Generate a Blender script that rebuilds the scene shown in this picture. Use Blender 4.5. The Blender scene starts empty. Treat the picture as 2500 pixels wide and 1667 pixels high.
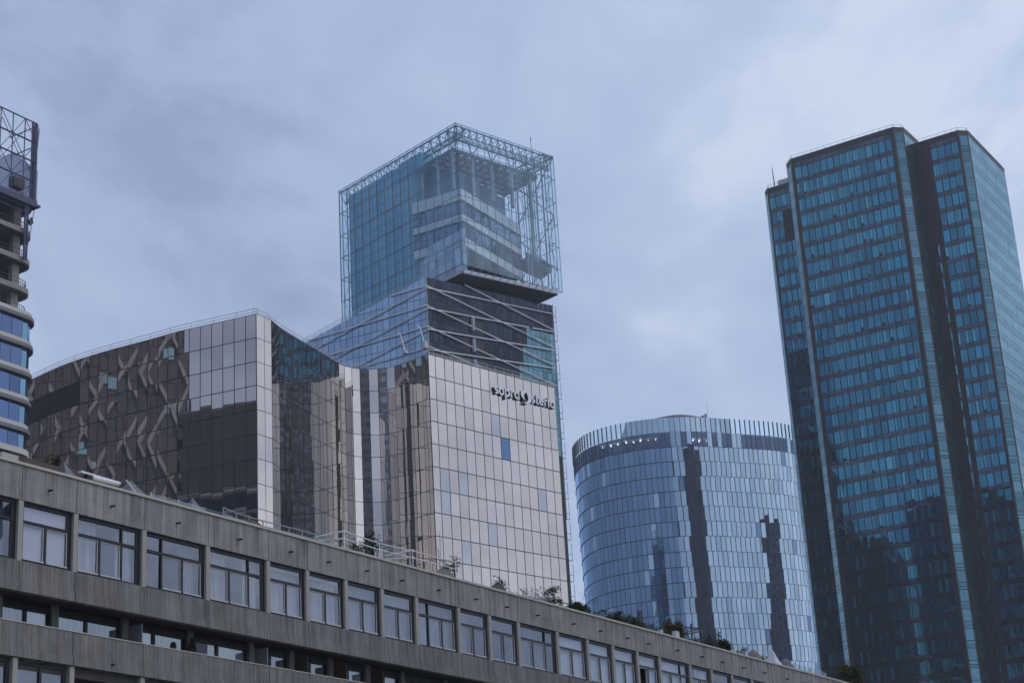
import bpy, math, random
from mathutils import Vector, Matrix

random.seed(7)
S = bpy.context.scene
COL = S.collection
R = math.radians

# ------------------------------------------------------------------ camera
FOC, CX, CY = 4500.0, 1250.0, 833.5            # focal length and centre in photo pixels
PITCH, ROLL = R(20.1646), R(3.3684)
CAMP = Vector((0, 0, 1.7))
_r0 = Vector((1, 0, 0)); CW = Vector((0, math.cos(PITCH), math.sin(PITCH))); _u0 = Vector((0, -math.sin(PITCH), math.cos(PITCH)))
CR = _r0 * math.cos(ROLL) - _u0 * math.sin(ROLL)
CU = _r0 * math.sin(ROLL) + _u0 * math.cos(ROLL)
cam_d = bpy.data.cameras.new('camera'); cam = bpy.data.objects.new('camera', cam_d); COL.objects.link(cam)
cam.matrix_world = Matrix(((CR.x, CU.x, -CW.x, CAMP.x), (CR.y, CU.y, -CW.y, CAMP.y), (CR.z, CU.z, -CW.z, CAMP.z), (0, 0, 0, 1)))
cam_d.sensor_width = 36; cam_d.lens = 36 * FOC / 2500; cam_d.clip_start = .5; cam_d.clip_end = 8000
S.camera = cam

# ------------------------------------------------------------------ sky, sun, exposure
SUN_AZ, SUN_EL = 108.0, 52.0
w = bpy.data.worlds.new('World'); S.world = w; w.use_nodes = True
nt = w.node_tree; N = nt.nodes; L = nt.links; N.clear()
def nd(t, **k):
    n = N.new(t)
    for a, b in k.items(): setattr(n, a, b)
    return n
def mth(op, a, b=None, clamp=False):
    n = N.new('ShaderNodeMath'); n.operation = op; n.use_clamp = clamp
    for i, v in enumerate((a, b)):
        if v is None: continue
        if isinstance(v, (int, float)): n.inputs[i].default_value = v
        else: L.new(v, n.inputs[i])
    return n.outputs[0]
tc = nd('ShaderNodeTexCoord'); sep = nd('ShaderNodeSeparateXYZ'); L.new(tc.outputs['Generated'], sep.inputs[0])
sky = nd('ShaderNodeTexSky', sky_type='NISHITA', sun_disc=False, sun_elevation=R(SUN_EL), sun_rotation=R(SUN_AZ), altitude=80, air_density=1.0, dust_density=2.0, ozone_density=2.0)
zz = mth('MAXIMUM', sep.outputs[2], 0.0); den = mth('ADD', zz, 0.34)
px_ = mth('DIVIDE', sep.outputs[0], den); py_ = mth('DIVIDE', sep.outputs[1], den)
cmb = nd('ShaderNodeCombineXYZ'); L.new(px_, cmb.inputs[0]); L.new(py_, cmb.inputs[1])
def noise(scale, detail, rough, dist, off):
    mp = nd('ShaderNodeMapping'); mp.inputs['Location'].default_value = off; mp.inputs['Scale'].default_value = (1.0, 0.75, 1)
    L.new(cmb.outputs[0], mp.inputs['Vector'])
    n = nd('ShaderNodeTexNoise'); n.inputs['Scale'].default_value = scale; n.inputs['Detail'].default_value = detail
    n.inputs['Roughness'].default_value = rough; n.inputs['Distortion'].default_value = dist
    L.new(mp.outputs[0], n.inputs['Vector']); return n.outputs['Fac']
n1 = noise(3.0, 7, .54, .7, (1.3, 4.1, 0)); n2 = noise(9.0, 5, .55, .3, (7.7, 2.2, 0))
n3 = noise(22.0, 4, .6, .2, (3.1, 9.4, 0)); cl = mth('ADD', mth('ADD', mth('MULTIPLY', n1, .74), mth('MULTIPLY', n2, .26)), mth('MULTIPLY', mth('SUBTRACT', n3, .5), .09))
rp = nd('ShaderNodeValToRGB'); L.new(cl, rp.inputs[0])
e = rp.color_ramp.elements; e[0].position = .37; e[0].color = (2.75, 3.40, 5.15, 1); e[1].position = .635; e[1].color = (5.15, 5.95, 7.6, 1)
m_ = e.new(.46); m_.color = (3.55, 4.35, 6.45, 1); m2_ = e.new(.56); m2_.color = (4.05, 4.90, 6.95, 1)
# broad brightening of the cloud towards the hidden sun
sd = Vector((math.sin(R(SUN_AZ)) * math.cos(R(6)), math.cos(R(SUN_AZ)) * math.cos(R(6)), math.sin(R(6))))
dot = nd('ShaderNodeVectorMath', operation='DOT_PRODUCT'); L.new(tc.outputs['Generated'], dot.inputs[0]); dot.inputs[1].default_value = sd
hs_ = mth('MULTIPLY', mth('ADD', dot.outputs['Value'], 1.0), .5, True); gp_ = mth('POWER', hs_, 5.0)
gc = nd('ShaderNodeCombineXYZ')
for i_, (k_, l_, o_) in enumerate(((1.15, .58, 1.03), (.92, .52, 1.045), (.60, .46, 1.03))): L.new(mth('ADD', mth('ADD', mth('MULTIPLY', gp_, k_), mth('MULTIPLY', hs_, l_)), o_), gc.inputs[i_])
sc_ = nd('ShaderNodeMix', data_type='RGBA', blend_type='MULTIPLY'); sc_.inputs[0].default_value = 1
L.new(rp.outputs[0], sc_.inputs[6]); L.new(gc.outputs[0], sc_.inputs[7])
mx = nd('ShaderNodeMix', data_type='RGBA'); mx.inputs[0].default_value = .90
L.new(sky.outputs[0], mx.inputs[6]); L.new(sc_.outputs[2], mx.inputs[7])
bg = nd('ShaderNodeBackground'); bg.inputs[1].default_value = .1; L.new(mx.outputs[2], bg.inputs[0])
wo = nd('ShaderNodeOutputWorld'); L.new(bg.outputs[0], wo.inputs[0])

sl = bpy.data.lights.new('sun', 'SUN'); sl.energy = 1.0; sl.angle = R(24); sl.color = (1.0, .90, .78)
so = bpy.data.objects.new('sun', sl); COL.objects.link(so)
sv = Vector((math.sin(R(SUN_AZ)) * math.cos(R(SUN_EL)), math.cos(R(SUN_AZ)) * math.cos(R(SUN_EL)), math.sin(R(SUN_EL))))
so.rotation_euler = sv.to_track_quat('Z', 'Y').to_euler(); so.location = (60, 0, 200)
S.view_settings.view_transform = 'Standard'; S.view_settings.look = 'None'; S.view_settings.exposure = 0; S.view_settings.gamma = 1
S.view_settings.use_curve_mapping = False
S.render.engine = 'CYCLES'
S.cycles.max_bounces = 10; S.cycles.glossy_bounces = 5; S.cycles.transparent_max_bounces = 24; S.cycles.diffuse_bounces = 3
S.cycles.caustics_reflective = False; S.cycles.caustics_refractive = False
S.cycles.use_denoising = True

# ------------------------------------------------------------------ helpers
def ray(x, y): return CR * ((x - CX) / FOC) - CU * ((y - CY) / FOC) + CW
def dirv(az): return Vector((math.sin(R(az)), math.cos(R(az)), 0))
def on_z(x, y, z):
    v = ray(x, y); return CAMP + v * ((z - CAMP.z) / v.z)
def on_plane(x, y, P, az):
    n = Vector((math.cos(R(az)), -math.sin(R(az)), 0)); v = ray(x, y); return CAMP + v * ((Vector(P) - CAMP).dot(n) / v.dot(n))
def project(P):
    q = Vector(P) - CAMP; z = max(q.dot(CW), .1); return (CX + FOC * q.dot(CR) / z, CY - FOC * q.dot(CU) / z)
UP = Vector((0, 0, 1))
WL = {}
def tag(o, label=None, cat=None, group=None, kind=None):
    if label: o['label'] = label
    if cat: o['category'] = cat
    if group: o['group'] = group
    if kind: o['kind'] = kind
    return o
def thing(name, label, cat, loc=(0, 0, 0), group=None):
    o = bpy.data.objects.new(name, None); COL.objects.link(o); o.location = loc; o.empty_display_size = .5
    WL[o] = Vector(loc); return tag(o, label, cat, group)
def link(name, me, parent=None):
    o = bpy.data.objects.new(name, me); COL.objects.link(o)
    if parent is not None:
        o.parent = parent; o.location = -WL[parent]
    WL[o] = Vector((0, 0, 0)); return o
class MB:
    def __init__(s): s.v = []; s.f = []; s.m = []; s.mi = 0
    def face(s, pts):
        b = len(s.v); s.v += [tuple(p) for p in pts]; s.f.append(tuple(range(b, b + len(pts)))); s.m.append(s.mi); return s
    def box(s, o, a, b, c):
        o, a, b, c = Vector(o), Vector(a), Vector(b), Vector(c)
        if a.cross(b).dot(c) < 0: a, b = b, a
        p = [o, o + a, o + a + b, o + b]; q = [x + c for x in p]; k = len(s.v)
        s.v += [tuple(x) for x in p + q]
        for f in ((3, 2, 1, 0), (4, 5, 6, 7), (0, 1, 5, 4), (1, 2, 6, 5), (2, 3, 7, 6), (3, 0, 4, 7)):
            s.f.append(tuple(k + i for i in f)); s.m.append(s.mi)
        return s
    def bar(s, a, b, w, h=None, up=UP):
        a, b = Vector(a), Vector(b); d = b - a; h = h or w
        x = d.cross(up)
        if x.length < 1e-5 * d.length: x = d.cross(Vector((1, 0, 0)))
        x.normalize(); y = x.cross(d).normalized()
        return s.box(a - x * w / 2 - y * h / 2, x * w, y * h, d)
    def tube(s, pts, r, n=6, r1=None):
        pts = [Vector(p) for p in pts]; k0 = len(s.v); m = len(pts)
        for i, p in enumerate(pts):
            d = (pts[min(i + 1, m - 1)] - pts[max(i - 1, 0)]).normalized()
            x = d.cross(UP)
            if x.length < .05: x = d.cross(Vector((1, 0, 0)))
            x.normalize(); y = x.cross(d)
            rr = r if r1 is None else r + (r1 - r) * i / (m - 1)
            for j in range(n):
                t = 2 * math.pi * j / n; s.v.append(tuple(p + x * rr * math.cos(t) + y * rr * math.sin(t)))
        for i in range(m - 1):
            for j in range(n):
                a = k0 + i * n; s.f.append((a + j, a + (j + 1) % n, a + n + (j + 1) % n, a + n + j)); s.m.append(s.mi)
        s.f.append(tuple(k0 + j for j in reversed(range(n)))); s.m.append(s.mi)
        s.f.append(tuple(k0 + (m - 1) * n + j for j in range(n))); s.m.append(s.mi)
        return s
    def prism(s, poly, z0, z1):
        # z0, z1 numbers or functions of (x, y); poly anticlockwise
        f0 = z0 if callable(z0) else (lambda x, y: z0); f1 = z1 if callable(z1) else (lambda x, y: z1)
        ar = sum(poly[i - 1][0] * poly[i][1] - poly[i][0] * poly[i - 1][1] for i in range(len(poly)))
        if ar < 0: poly = poly[::-1]
        n = len(poly); k = len(s.v)
        s.v += [(p[0], p[1], f0(p[0], p[1])) for p in poly] + [(p[0], p[1], f1(p[0], p[1])) for p in poly]
        s.f.append(tuple(k + i for i in reversed(range(n)))); s.m.append(s.mi)
        s.f.append(tuple(k + n + i for i in range(n))); s.m.append(s.mi)
        for i in range(n):
            j = (i + 1) % n; s.f.append((k + i, k + j, k + n + j, k + n + i)); s.m.append(s.mi)
        return s
    def build(s, name, mat, parent=None, smooth=False):
        me = bpy.data.meshes.new(name); me.from_pydata(s.v, [], s.f)
        mats = mat if isinstance(mat, (list, tuple)) else [mat]
        for q in mats: me.materials.append(q)
        if len(mats) > 1: me.polygons.foreach_set('material_index', s.m)
        if smooth: me.polygons.foreach_set('use_smooth', [True] * len(s.f))
        me.update(); return link(name, me, parent)

_unit = {}
def unit_mesh(mat):
    if mat.name not in _unit:
        b = MB(); b.box((0, 0, 0), (1, 0, 0), (0, 1, 0), (0, 0, -1))
        me = bpy.data.meshes.new('panel'); me.from_pydata(b.v, [], b.f); me.materials.append(mat); _unit[mat.name] = me
    return _unit[mat.name]
def pane_parts(name, panes, parent, limit=300, thick=.04, tilt=.0):
    """panes: (corner, width vector, height vector, material). The largest in view become parts, the rest one part."""
    def area(p):
        o, u, v = Vector(p[0]), Vector(p[1]), Vector(p[2])
        if u.cross(v).dot(CAMP - o) <= 0: return 0
        a, b, c = project(o), project(o + u), project(o + v)
        if not (-60 < a[0] < 2560 and -60 < a[1] < 1740): return 0
        return abs((b[0] - a[0]) * (c[1] - a[1]) - (b[1] - a[1]) * (c[0] - a[0]))
    ar = sorted(range(len(panes)), key=lambda i: -area(panes[i]))
    top = [i for i in ar[:limit] if area(panes[i]) > 0]; rest = [i for i in range(len(panes)) if i not in set(top)]
    off = -WL[parent]
    def jitter(o, u, v):
        if tilt:
            n = u.cross(v).normalized(); a, b = random.gauss(0, tilt), random.gauss(0, tilt)
            u = u + n * a * u.length; v = v + n * b * v.length
        return o, u, v
    for i in top:
        o, u, v = jitter(*[Vector(q) for q in panes[i][:3]]); n = u.cross(v).normalized() * thick
        ob = bpy.data.objects.new(name, unit_mesh(panes[i][3])); COL.objects.link(ob); ob.parent = parent
        o2 = o + off
        ob.matrix_local = Matrix(((u.x, v.x, n.x, o2.x), (u.y, v.y, n.y, o2.y), (u.z, v.z, n.z, o2.z), (0, 0, 0, 1)))
    if rest:
        b = MB(); mats = []
        for i in rest:
            if panes[i][3] not in mats: mats.append(panes[i][3])
            b.mi = mats.index(panes[i][3])
            o, u, v = jitter(*[Vector(q) for q in panes[i][:3]]); n = u.cross(v).normalized() * thick
            b.face([o, o + u, o + u + v, o + v])
            if thick > .12: b.face([o, o + v, o + v - n, o - n]); b.face([o + u, o + u - n, o + u + v - n, o + u + v])
        ob = b.build(name, mats, parent); ob['kind'] = 'stuff'

# ------------------------------------------------------------------ materials
MATS = {}
def newmat(name):
    m = bpy.data.materials.new(name); m.use_nodes = True; m.node_tree.nodes.clear(); MATS[name] = m; return m
class NT:
    def __init__(s, m): s.t = m.node_tree; s.N = s.t.nodes; s.L = s.t.links; s.out = s.N.new('ShaderNodeOutputMaterial')
    def n(s, t, ins=None, **k):
        q = s.N.new(t)
        for a, b in k.items(): setattr(q, a, b)
        for a, b in (ins or {}).items():
            if hasattr(b, 'is_linked') or isinstance(b, bpy.types.NodeSocket): s.L.new(b, q.inputs[a])
            else: q.inputs[a].default_value = b
        return q
    def math(s, op, a, b=0.0, clamp=False):
        q = s.N.new('ShaderNodeMath'); q.operation = op; q.use_clamp = clamp
        for i, v in enumerate((a, b)):
            if isinstance(v, (int, float)): q.inputs[i].default_value = v
            else: s.L.new(v, q.inputs[i])
        return q.outputs[0]
    def mixc(s, f, a, b, blend='MIX'):
        q = s.N.new('ShaderNodeMix'); q.data_type = 'RGBA'; q.blend_type = blend
        for i, v in ((0, f), (6, a), (7, b)):
            if isinstance(v, (int, float)): q.inputs[i].default_value = v
            elif isinstance(v, tuple): q.inputs[i].default_value = (v + (1,))[:4]
            else: s.L.new(v, q.inputs[i])
        return q.outputs[2]
    def end(s, sh): s.L.new(sh, s.out.inputs[0])
    def rand(s):
        g = s.n('ShaderNodeNewGeometry').outputs['Random Per Island']; o = s.n('ShaderNodeObjectInfo').outputs['Random']
        return s.math('FRACT', s.math('ADD', g, o))
    def wavy(s, scale, strength, dist=.1):
        g = s.n('ShaderNodeNewGeometry').outputs['Position']
        t = s.n('ShaderNodeTexNoise', {'Vector': g, 'Scale': scale, 'Detail': 1.0}).outputs['Fac']
        return s.n('ShaderNodeBump', {'Height': t, 'Strength': strength, 'Distance': dist}).outputs[0]
def plain(name, col, rough=.7, var=.12, scale=2.0, metal=0.0, bump=0.0, spec=.4):
    m = newmat(name); t = NT(m)
    g = t.n('ShaderNodeNewGeometry').outputs['Position']
    nz = t.n('ShaderNodeTexNoise', {'Vector': g, 'Scale': scale, 'Detail': 5.0, 'Roughness': .65}).outputs['Fac']
    f = t.math('ADD', t.math('MULTIPLY', nz, 2 * var), 1 - var)
    c = t.mixc(1.0, tuple(col), t.n('ShaderNodeCombineColor', {0: f, 1: f, 2: f}).outputs[0], 'MULTIPLY')
    p = t.n('ShaderNodeBsdfPrincipled', {'Base Color': c, 'Roughness': rough, 'Metallic': metal, 'Specular IOR Level': spec})
    if bump: t.L.new(t.n('ShaderNodeBump', {'Height': nz, 'Strength': bump, 'Distance': .05}).outputs[0], p.inputs['Normal'])
    t.end(p.outputs[0]); return m
def coated(name, body, tint, base, fres, wav=(.25, .03), rough=.02, jit=.12, trans=None, bodyrough=.8):
    """Coated facade glass: a mirror share base + fres*Fresnel over a dark (or see-through) body."""
    m = newmat(name); t = NT(m); r = t.rand()
    nrm = t.wavy(*wav)
    gg = t.n('ShaderNodeNewGeometry')
    ci = t.math('ABSOLUTE', t.n('ShaderNodeVectorMath', {0: gg.outputs['Incoming'], 1: gg.outputs['Normal']}, operation='DOT_PRODUCT').outputs['Value'])
    fr = t.math('ADD', t.math('MULTIPLY', t.math('POWER', t.math('SUBTRACT', 1.0, ci, True), 5.0), .96), .04)   # Schlick, both sides alike
    fac = t.math('ADD', t.math('MULTIPLY', fr, fres), base, True)
    fac = t.math('MULTIPLY', fac, t.math('ADD', t.math('MULTIPLY', r, 2 * jit), 1 - jit), True)
    gl = t.n('ShaderNodeBsdfGlossy', {'Color': tuple(tint) + (1,), 'Roughness': rough, 'Normal': nrm}).outputs[0]
    if trans: b = t.n('ShaderNodeBsdfTransparent', {'Color': tuple(trans) + (1,)}).outputs[0]
    else:
        v = t.math('ADD', t.math('MULTIPLY', t.math('FRACT', t.math('MULTIPLY', r, 7.31)), .8), .6)
        c = t.mixc(1.0, tuple(body), t.n('ShaderNodeCombineColor', {0: v, 1: v, 2: v}).outputs[0], 'MULTIPLY')
        b = t.n('ShaderNodeBsdfDiffuse', {'Color': c, 'Roughness': bodyrough}).outputs[0]
    t.end(t.n('ShaderNodeMixShader', {0: fac, 1: b, 2: gl}).outputs[0]); return m
def glow(name, col, st):
    m = newmat(name); t = NT(m); t.end(t.n('ShaderNodeEmission', {'Color': tuple(col) + (1,), 'Strength': st}).outputs[0]); return m
def concrete(name, col, board=True):
    m = newmat(name); t = NT(m)
    g = t.n('ShaderNodeNewGeometry').outputs['Position']
    along = t.n('ShaderNodeVectorMath', {0: g, 1: (.5446, .8387, 0)}, operation='DOT_PRODUCT').outputs['Value']
    z = t.n('ShaderNodeSeparateXYZ', {0: g}).outputs[2]
    def nz(sx, sz, det, off):
        v = t.n('ShaderNodeCombineXYZ', {0: t.math('MULTIPLY', along, sx), 1: t.math('MULTIPLY', z, sz), 2: off}).outputs[0]
        return t.n('ShaderNodeTexNoise', {'Vector': v, 'Scale': 1.0, 'Detail': det, 'Roughness': .6}).outputs['Fac']
    streak = nz(5.0, .35, 4.0, 1.0); blot = nz(1.1, 1.1, 5.0, 4.0); fine = nz(22, 9, 3.0, 9.0)
    f = t.math('ADD', t.math('MULTIPLY', streak, 1.25), t.math('MULTIPLY', blot, .9)); f = t.math('ADD', f, t.math('MULTIPLY', fine, .35)); f = t.math('ADD', t.math('MULTIPLY', f, .95), -.20)
    fr = t.math('FRACT', t.math('MULTIPLY', along, 6.0)); gro = t.math('LESS_THAN', fr, .085)
    if board:
        bid = t.math('FLOOR', t.math('MULTIPLY', along, 6.0))
        wn = t.n('ShaderNodeTexWhiteNoise', {'W': bid}, noise_dimensions='1D').outputs['Value']
        f = t.math('MULTIPLY', f, t.math('ADD', t.math('MULTIPLY', wn, .16), .92))
        f = t.math('MULTIPLY', f, t.math('SUBTRACT', 1.0, t.math('MULTIPLY', gro, .30)))
    # run-down stains: dark tongues that start under the coping and at the sills, and a few pale lime runs
    dn = nz(3.1, .12, 3.0, 21.0); dk_ = t.math('MULTIPLY', t.math('SUBTRACT', dn, .50, True), 3.2, True)
    top = t.math('SUBTRACT', 1.0, t.math('MULTIPLY', t.math('ABSOLUTE', t.math('SUBTRACT', z, 18.6)), .85), True); top2 = t.math('SUBTRACT', 1.0, t.math('MULTIPLY', t.math('ABSOLUTE', t.math('SUBTRACT', z, 15.6)), 1.1), True)
    f = t.math('MULTIPLY', f, t.math('SUBTRACT', 1.0, t.math('MULTIPLY', dk_, t.math('ADD', t.math('MULTIPLY', t.math('MAXIMUM', top, top2), .55), .18))))
    lm_ = t.math('MULTIPLY', t.math('SUBTRACT', nz(7.0, .25, 3.0, 33.0), .62, True), 3.0, True); f = t.math('ADD', f, t.math('MULTIPLY', lm_, .35))
    warm = t.mixc(nz(.9, .3, 3.0, 14.0), (1.06, .99, .90), (.95, 1.0, 1.04))
    c = t.mixc(1.0, tuple(col), t.n('ShaderNodeCombineColor', {0: f, 1: f, 2: f}).outputs[0], 'MULTIPLY'); c = t.mixc(1.0, c, warm, 'MULTIPLY')
    h = t.math('SUBTRACT', t.math('MULTIPLY', fine, .5), gro if board else 0.0)
    bp = t.n('ShaderNodeBump', {'Height': h, 'Strength': .5, 'Distance': .015}).outputs[0]
    t.end(t.n('ShaderNodeBsdfPrincipled', {'Base Color': c, 'Roughness': .9, 'Normal': bp, 'Specular IOR Level': .25}).outputs[0]); return m
def curtain(name, col, freq=9.0, depth=.35):
    m = newmat(name); t = NT(m)
    g = t.n('ShaderNodeNewGeometry').outputs['Position']
    along = t.n('ShaderNodeVectorMath', {0: g, 1: (.5446, .8387, 0)}, operation='DOT_PRODUCT').outputs['Value']
    v = t.n('ShaderNodeCombineXYZ', {0: t.math('MULTIPLY', along, freq), 1: t.math('MULTIPLY', t.n('ShaderNodeSeparateXYZ', {0: g}).outputs[2], .3)}).outputs[0]
    k = t.n('ShaderNodeTexNoise', {'Vector': v, 'Scale': 1.0, 'Detail': 2.0}).outputs['Fac']
    k = t.math('ADD', t.math('MULTIPLY', t.math('SUBTRACT', k, .5), depth * 4), 1.0)
    c = t.mixc(1.0, tuple(col), t.n('ShaderNodeCombineColor', {0: k, 1: k, 2: k}).outputs[0], 'MULTIPLY')
    d = t.n('ShaderNodeBsdfDiffuse', {'Color': c}).outputs[0]; tr = t.n('ShaderNodeBsdfTranslucent', {'Color': c}).outputs[0]
    t.end(t.n('ShaderNodeMixShader', {0: .25, 1: d, 2: tr}).outputs[0]); return m
def leafy(name, a, b):
    m = newmat(name); t = NT(m); r = t.rand(); c = t.mixc(r, tuple(a), tuple(b))
    d = t.n('ShaderNodeBsdfDiffuse', {'Color': c}).outputs[0]; tr = t.n('ShaderNodeBsdfTranslucent', {'Color': c}).outputs[0]
    t.end(t.n('ShaderNodeMixShader', {0: .25, 1: d, 2: tr}).outputs[0]); return m

BRONZE = coated('bronze mirror glass', (.030, .024, .022), (.98, .895, .83), .46, 1.0, (.16, .08), .012, .08)
BRONZE_SKEW = coated('bronze mirror glass dim', (.05, .055, .065), (.58, .60, .62), .60, 1.1, (.16, .05), .02, .05)
BRONZE_BLUE = coated('clear blue replacement glass', (.02, .05, .10), (.22, .36, .60), .45, 1.0, (.16, .03), .02, .05)
LOUVRE = plain('dark louvre', (.022, .020, .020), .6, .2, 4)
MULLION = plain('dark bronze mullion', (.020, .019, .020), .5, .1)
ROOFM = plain('roof membrane', (.10, .10, .11), .9, .2, .5)
STEEL_L = plain('light grey metal', (.50, .51, .52), .45, .08, 1.5)
WHITE = plain('white painted metal', (.80, .81, .82), .45, .06, 1.0)
DARKM = plain('dark metal', (.022, .022, .026), .5, .15)
BLUEG = coated('blue coated glass', (.02, .045, .085), (.50, .68, .90), .46, 1.3, (.3, .03), .02, .16)
SLATE = coated('slate glass panel', (.022, .026, .040), (.5, .6, .8), .02, .55, (.3, .02), .10, .3)
DEEPG = coated('unlit clear glass', (.006, .008, .012), (.5, .65, .8), .02, .55, (.3, .02), .04, .3)
TEALG = coated('teal clear glass', (.012, .05, .07), (.40, .72, .85), .20, .8, (.3, .02), .04, .25)
CAGE = coated('clear cage glass', None, (.70, .86, .98), .035, .7, (.3, .015), .02, .25, trans=(.90, .95, .98))
CORE = plain('blue service wall', (.04, .38, .58), .35, .10, .6, spec=.5)
CORE2 = plain('blue inner wall', (.045, .13, .26), .45, .15, .4)
BANDW = plain('pale spandrel', (.74, .75, .78), .6, .06, .8)
INGLASS = coated('inner window glass', (.012, .030, .07), (.45, .62, .9), .22, .9, (.3, .02), .03, .2)
STEELB = plain('blue grey steel', (.075, .12, .175), .45, .12, 1.0)
STEELC = plain('pale steel column', (.30, .34, .40), .5, .08, 1.0)
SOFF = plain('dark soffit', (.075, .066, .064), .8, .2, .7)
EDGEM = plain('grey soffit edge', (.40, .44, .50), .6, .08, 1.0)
FROST = coated('pale inner screen', (.56, .64, .76), (.7, .85, .95), .12, .8, (.3, .02), .12, .15)
ALTO = coated('silver blue glass', (.020, .040, .085), (.62, .80, .95), .42, 1.4, (.18, .09), .015, .13)  # right side: brighter sky reflection set into the glass itself
ALTO_D = coated('dim side blue glass', (.015, .032, .085), (.38, .58, .83), .26, 1.5, (.18, .09), .02, .14)  # same tower glass for the left side, its dimmer reflection put into the colour
ALTO_T = coated('clear rim glass', None, (.75, .9, 1.0), .12, .7, (.2, .02), .02, .2, trans=(.90, .96, .98))
ALTO_H = coated('clear upper floor glass', None, (.42, .58, .86), .07, .8, (.2, .03), .02, .2, trans=(.66, .74, .82))
GAN_W = coated('teal tower window', (.008, .030, .050), (.13, .54, .78), .24, 2.2, (.3, .03), .02, .30)
GAN_L = coated('teal window with drawn blind', (.030, .150, .190), (.24, .68, .84), .26, 2.2, (.3, .03), .05, .25)
GAN_S = coated('brown spandrel glass', (.017, .018, .024), (.25, .29, .37), .20, 1.6, (.3, .02), .05, .3)
GAN_R = coated('teal side glass', (.03, .08, .09), (.48, .74, .82), .16, 1.7, (.3, .02), .02, .10)
GAN_C = coated('teal corner glass', (.02, .06, .09), (.26, .56, .72), .16, 1.6, (.3, .02), .02, .25)
GAN_F = plain('brown tower frame', (.022, .017, .018), .5, .15)
GAN_X = plain('dark louvre and dim reflection panel', (.030, .026, .028), .7, .2)  # also colours the dim reflection at the re-entrant corner
HEK = coated('left tower glass', (.015, .030, .085), (.34, .50, .86), .20, 1.0, (.3, .03), .02, .22)
HEK_C = coated('left tower corner glass', (.03, .09, .14), (.42, .70, .9), .34, 1.0, (.3, .03), .02, .1)
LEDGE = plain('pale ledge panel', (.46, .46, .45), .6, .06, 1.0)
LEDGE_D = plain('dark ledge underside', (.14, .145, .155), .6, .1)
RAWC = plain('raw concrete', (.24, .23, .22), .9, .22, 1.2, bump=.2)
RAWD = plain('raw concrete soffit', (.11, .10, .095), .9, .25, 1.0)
PURPLE = plain('violet painted steel', (.045, .046, .105), .5, .15, 1.0)
NETTING = newmat('blue safety netting'); _t = NT(NETTING)
_d = _t.n('ShaderNodeBsdfDiffuse', {'Color': (.18, .25, .45, 1)}).outputs[0]; _x = _t.n('ShaderNodeBsdfTransparent').outputs[0]
_t.end(_t.n('ShaderNodeMixShader', {0: .55, 1: _x, 2: _d}).outputs[0])
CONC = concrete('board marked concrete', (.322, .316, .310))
CONC_D = concrete('darker concrete', (.224, .220, .216))  # the board marked concrete in a darker tone
CONC_L = plain('smooth pale concrete', (.40, .38, .345), .85, .12, 2.0)
COPE = plain('pale coping', (.56, .51, .42), .7, .15, 1.2)
BLACKF = plain('black window frame', (.018, .018, .020), .45, .1)
PALEF = plain('pale window frame', (.55, .56, .57), .5, .05)
BALG = coated('balustrade glass', None, (.7, .8, .9), .05, .5, (.5, .02), .02, .1, trans=(.84, .88, .90))
WGLASS = coated('window glass', None, (.80, .88, 1.0), .14, .8, (.5, .025), .01, .08, trans=(.88, .90, .92))
LGLASS = coated('loggia glass', None, (.82, .94, 1.0), .17, .9, (.5, .025), .01, .08, trans=(.89, .92, .94))
CURT_W = curtain('white curtain', (.56, .58, .62)); CURT_V = curtain('vertical blind', (.31, .34, .41), 26.0, .45)
BLIND = plain('lilac blind', (.56, .51, .58), .8, .02); BLIND_P = plain('pale blue blind', (.54, .61, .66), .8, .03)
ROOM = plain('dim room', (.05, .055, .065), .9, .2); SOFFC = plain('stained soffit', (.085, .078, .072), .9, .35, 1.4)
WOOD = plain('brown wood panel', (.060, .040, .022), .7, .25, 5.0); GREYP = plain('grey partition', (.20, .21, .24), .7, .1)
ASPH = plain('asphalt', (.05, .05, .052), .9, .2, .8); PAVE = plain('paving', (.17, .165, .16), .9, .15, .8)
BARK = plain('bark', (.045, .035, .03), .9, .25, 6.0)
LEAF_G = leafy('green leaves', (.030, .045, .022), (.075, .095, .045)); LEAF_D = leafy('dark leaves', (.016, .024, .014), (.075, .090, .045))
LEAF_B = leafy('rust grass', (.085, .050, .028), (.16, .105, .055)); LEAF_O = leafy('olive grass', (.05, .055, .025), (.12, .11, .055))
TENT = plain('grey tarpaulin', (.17, .18, .20), .8, .12, 2.0); TENT_B = plain('brown tarpaulin', (.09, .075, .062), .85, .2, 2.0)
TENT_W = plain('white tarpaulin', (.60, .61, .66), .8, .06, 2.0)
ROCK = plain('grey rock', (.20, .195, .19), .95, .35, 3.0, bump=.4); WIRE = plain('grey wire netting', (.24, .25, .28), .6, .2, 4.0)
LAT_P = plain('brown cladding', (.100, .094, .100), .6, .2, .3); LAT_B = plain('pale concrete brace', (.40, .375, .40), .8, .12, .6)
LAT_J = plain('dark joint', (.030, .027, .027), .8, .1); LAT_W = coated('lit blue window', (.05, .16, .20), (.5, .8, .9), .35, .8)
SKIN_ = plain('skin', (.35, .22, .17), .6, .05); CLOTH = plain('black cloth', (.012, .012, .014), .9, .15, 8.0); HAIR = plain('dark hair', (.012, .010, .009), .7, .2, 20.0)
LAMP = glow('office ceiling lamp', (1.0, .93, .80), 5.0)
SIGNF = plain('silver sign face', (.74, .77, .82), .4, .04); SIGND = plain('shaded sign return', (.05, .052, .06), .5, .1)  # letter sides are dark to carry their shade in the colour

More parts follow.
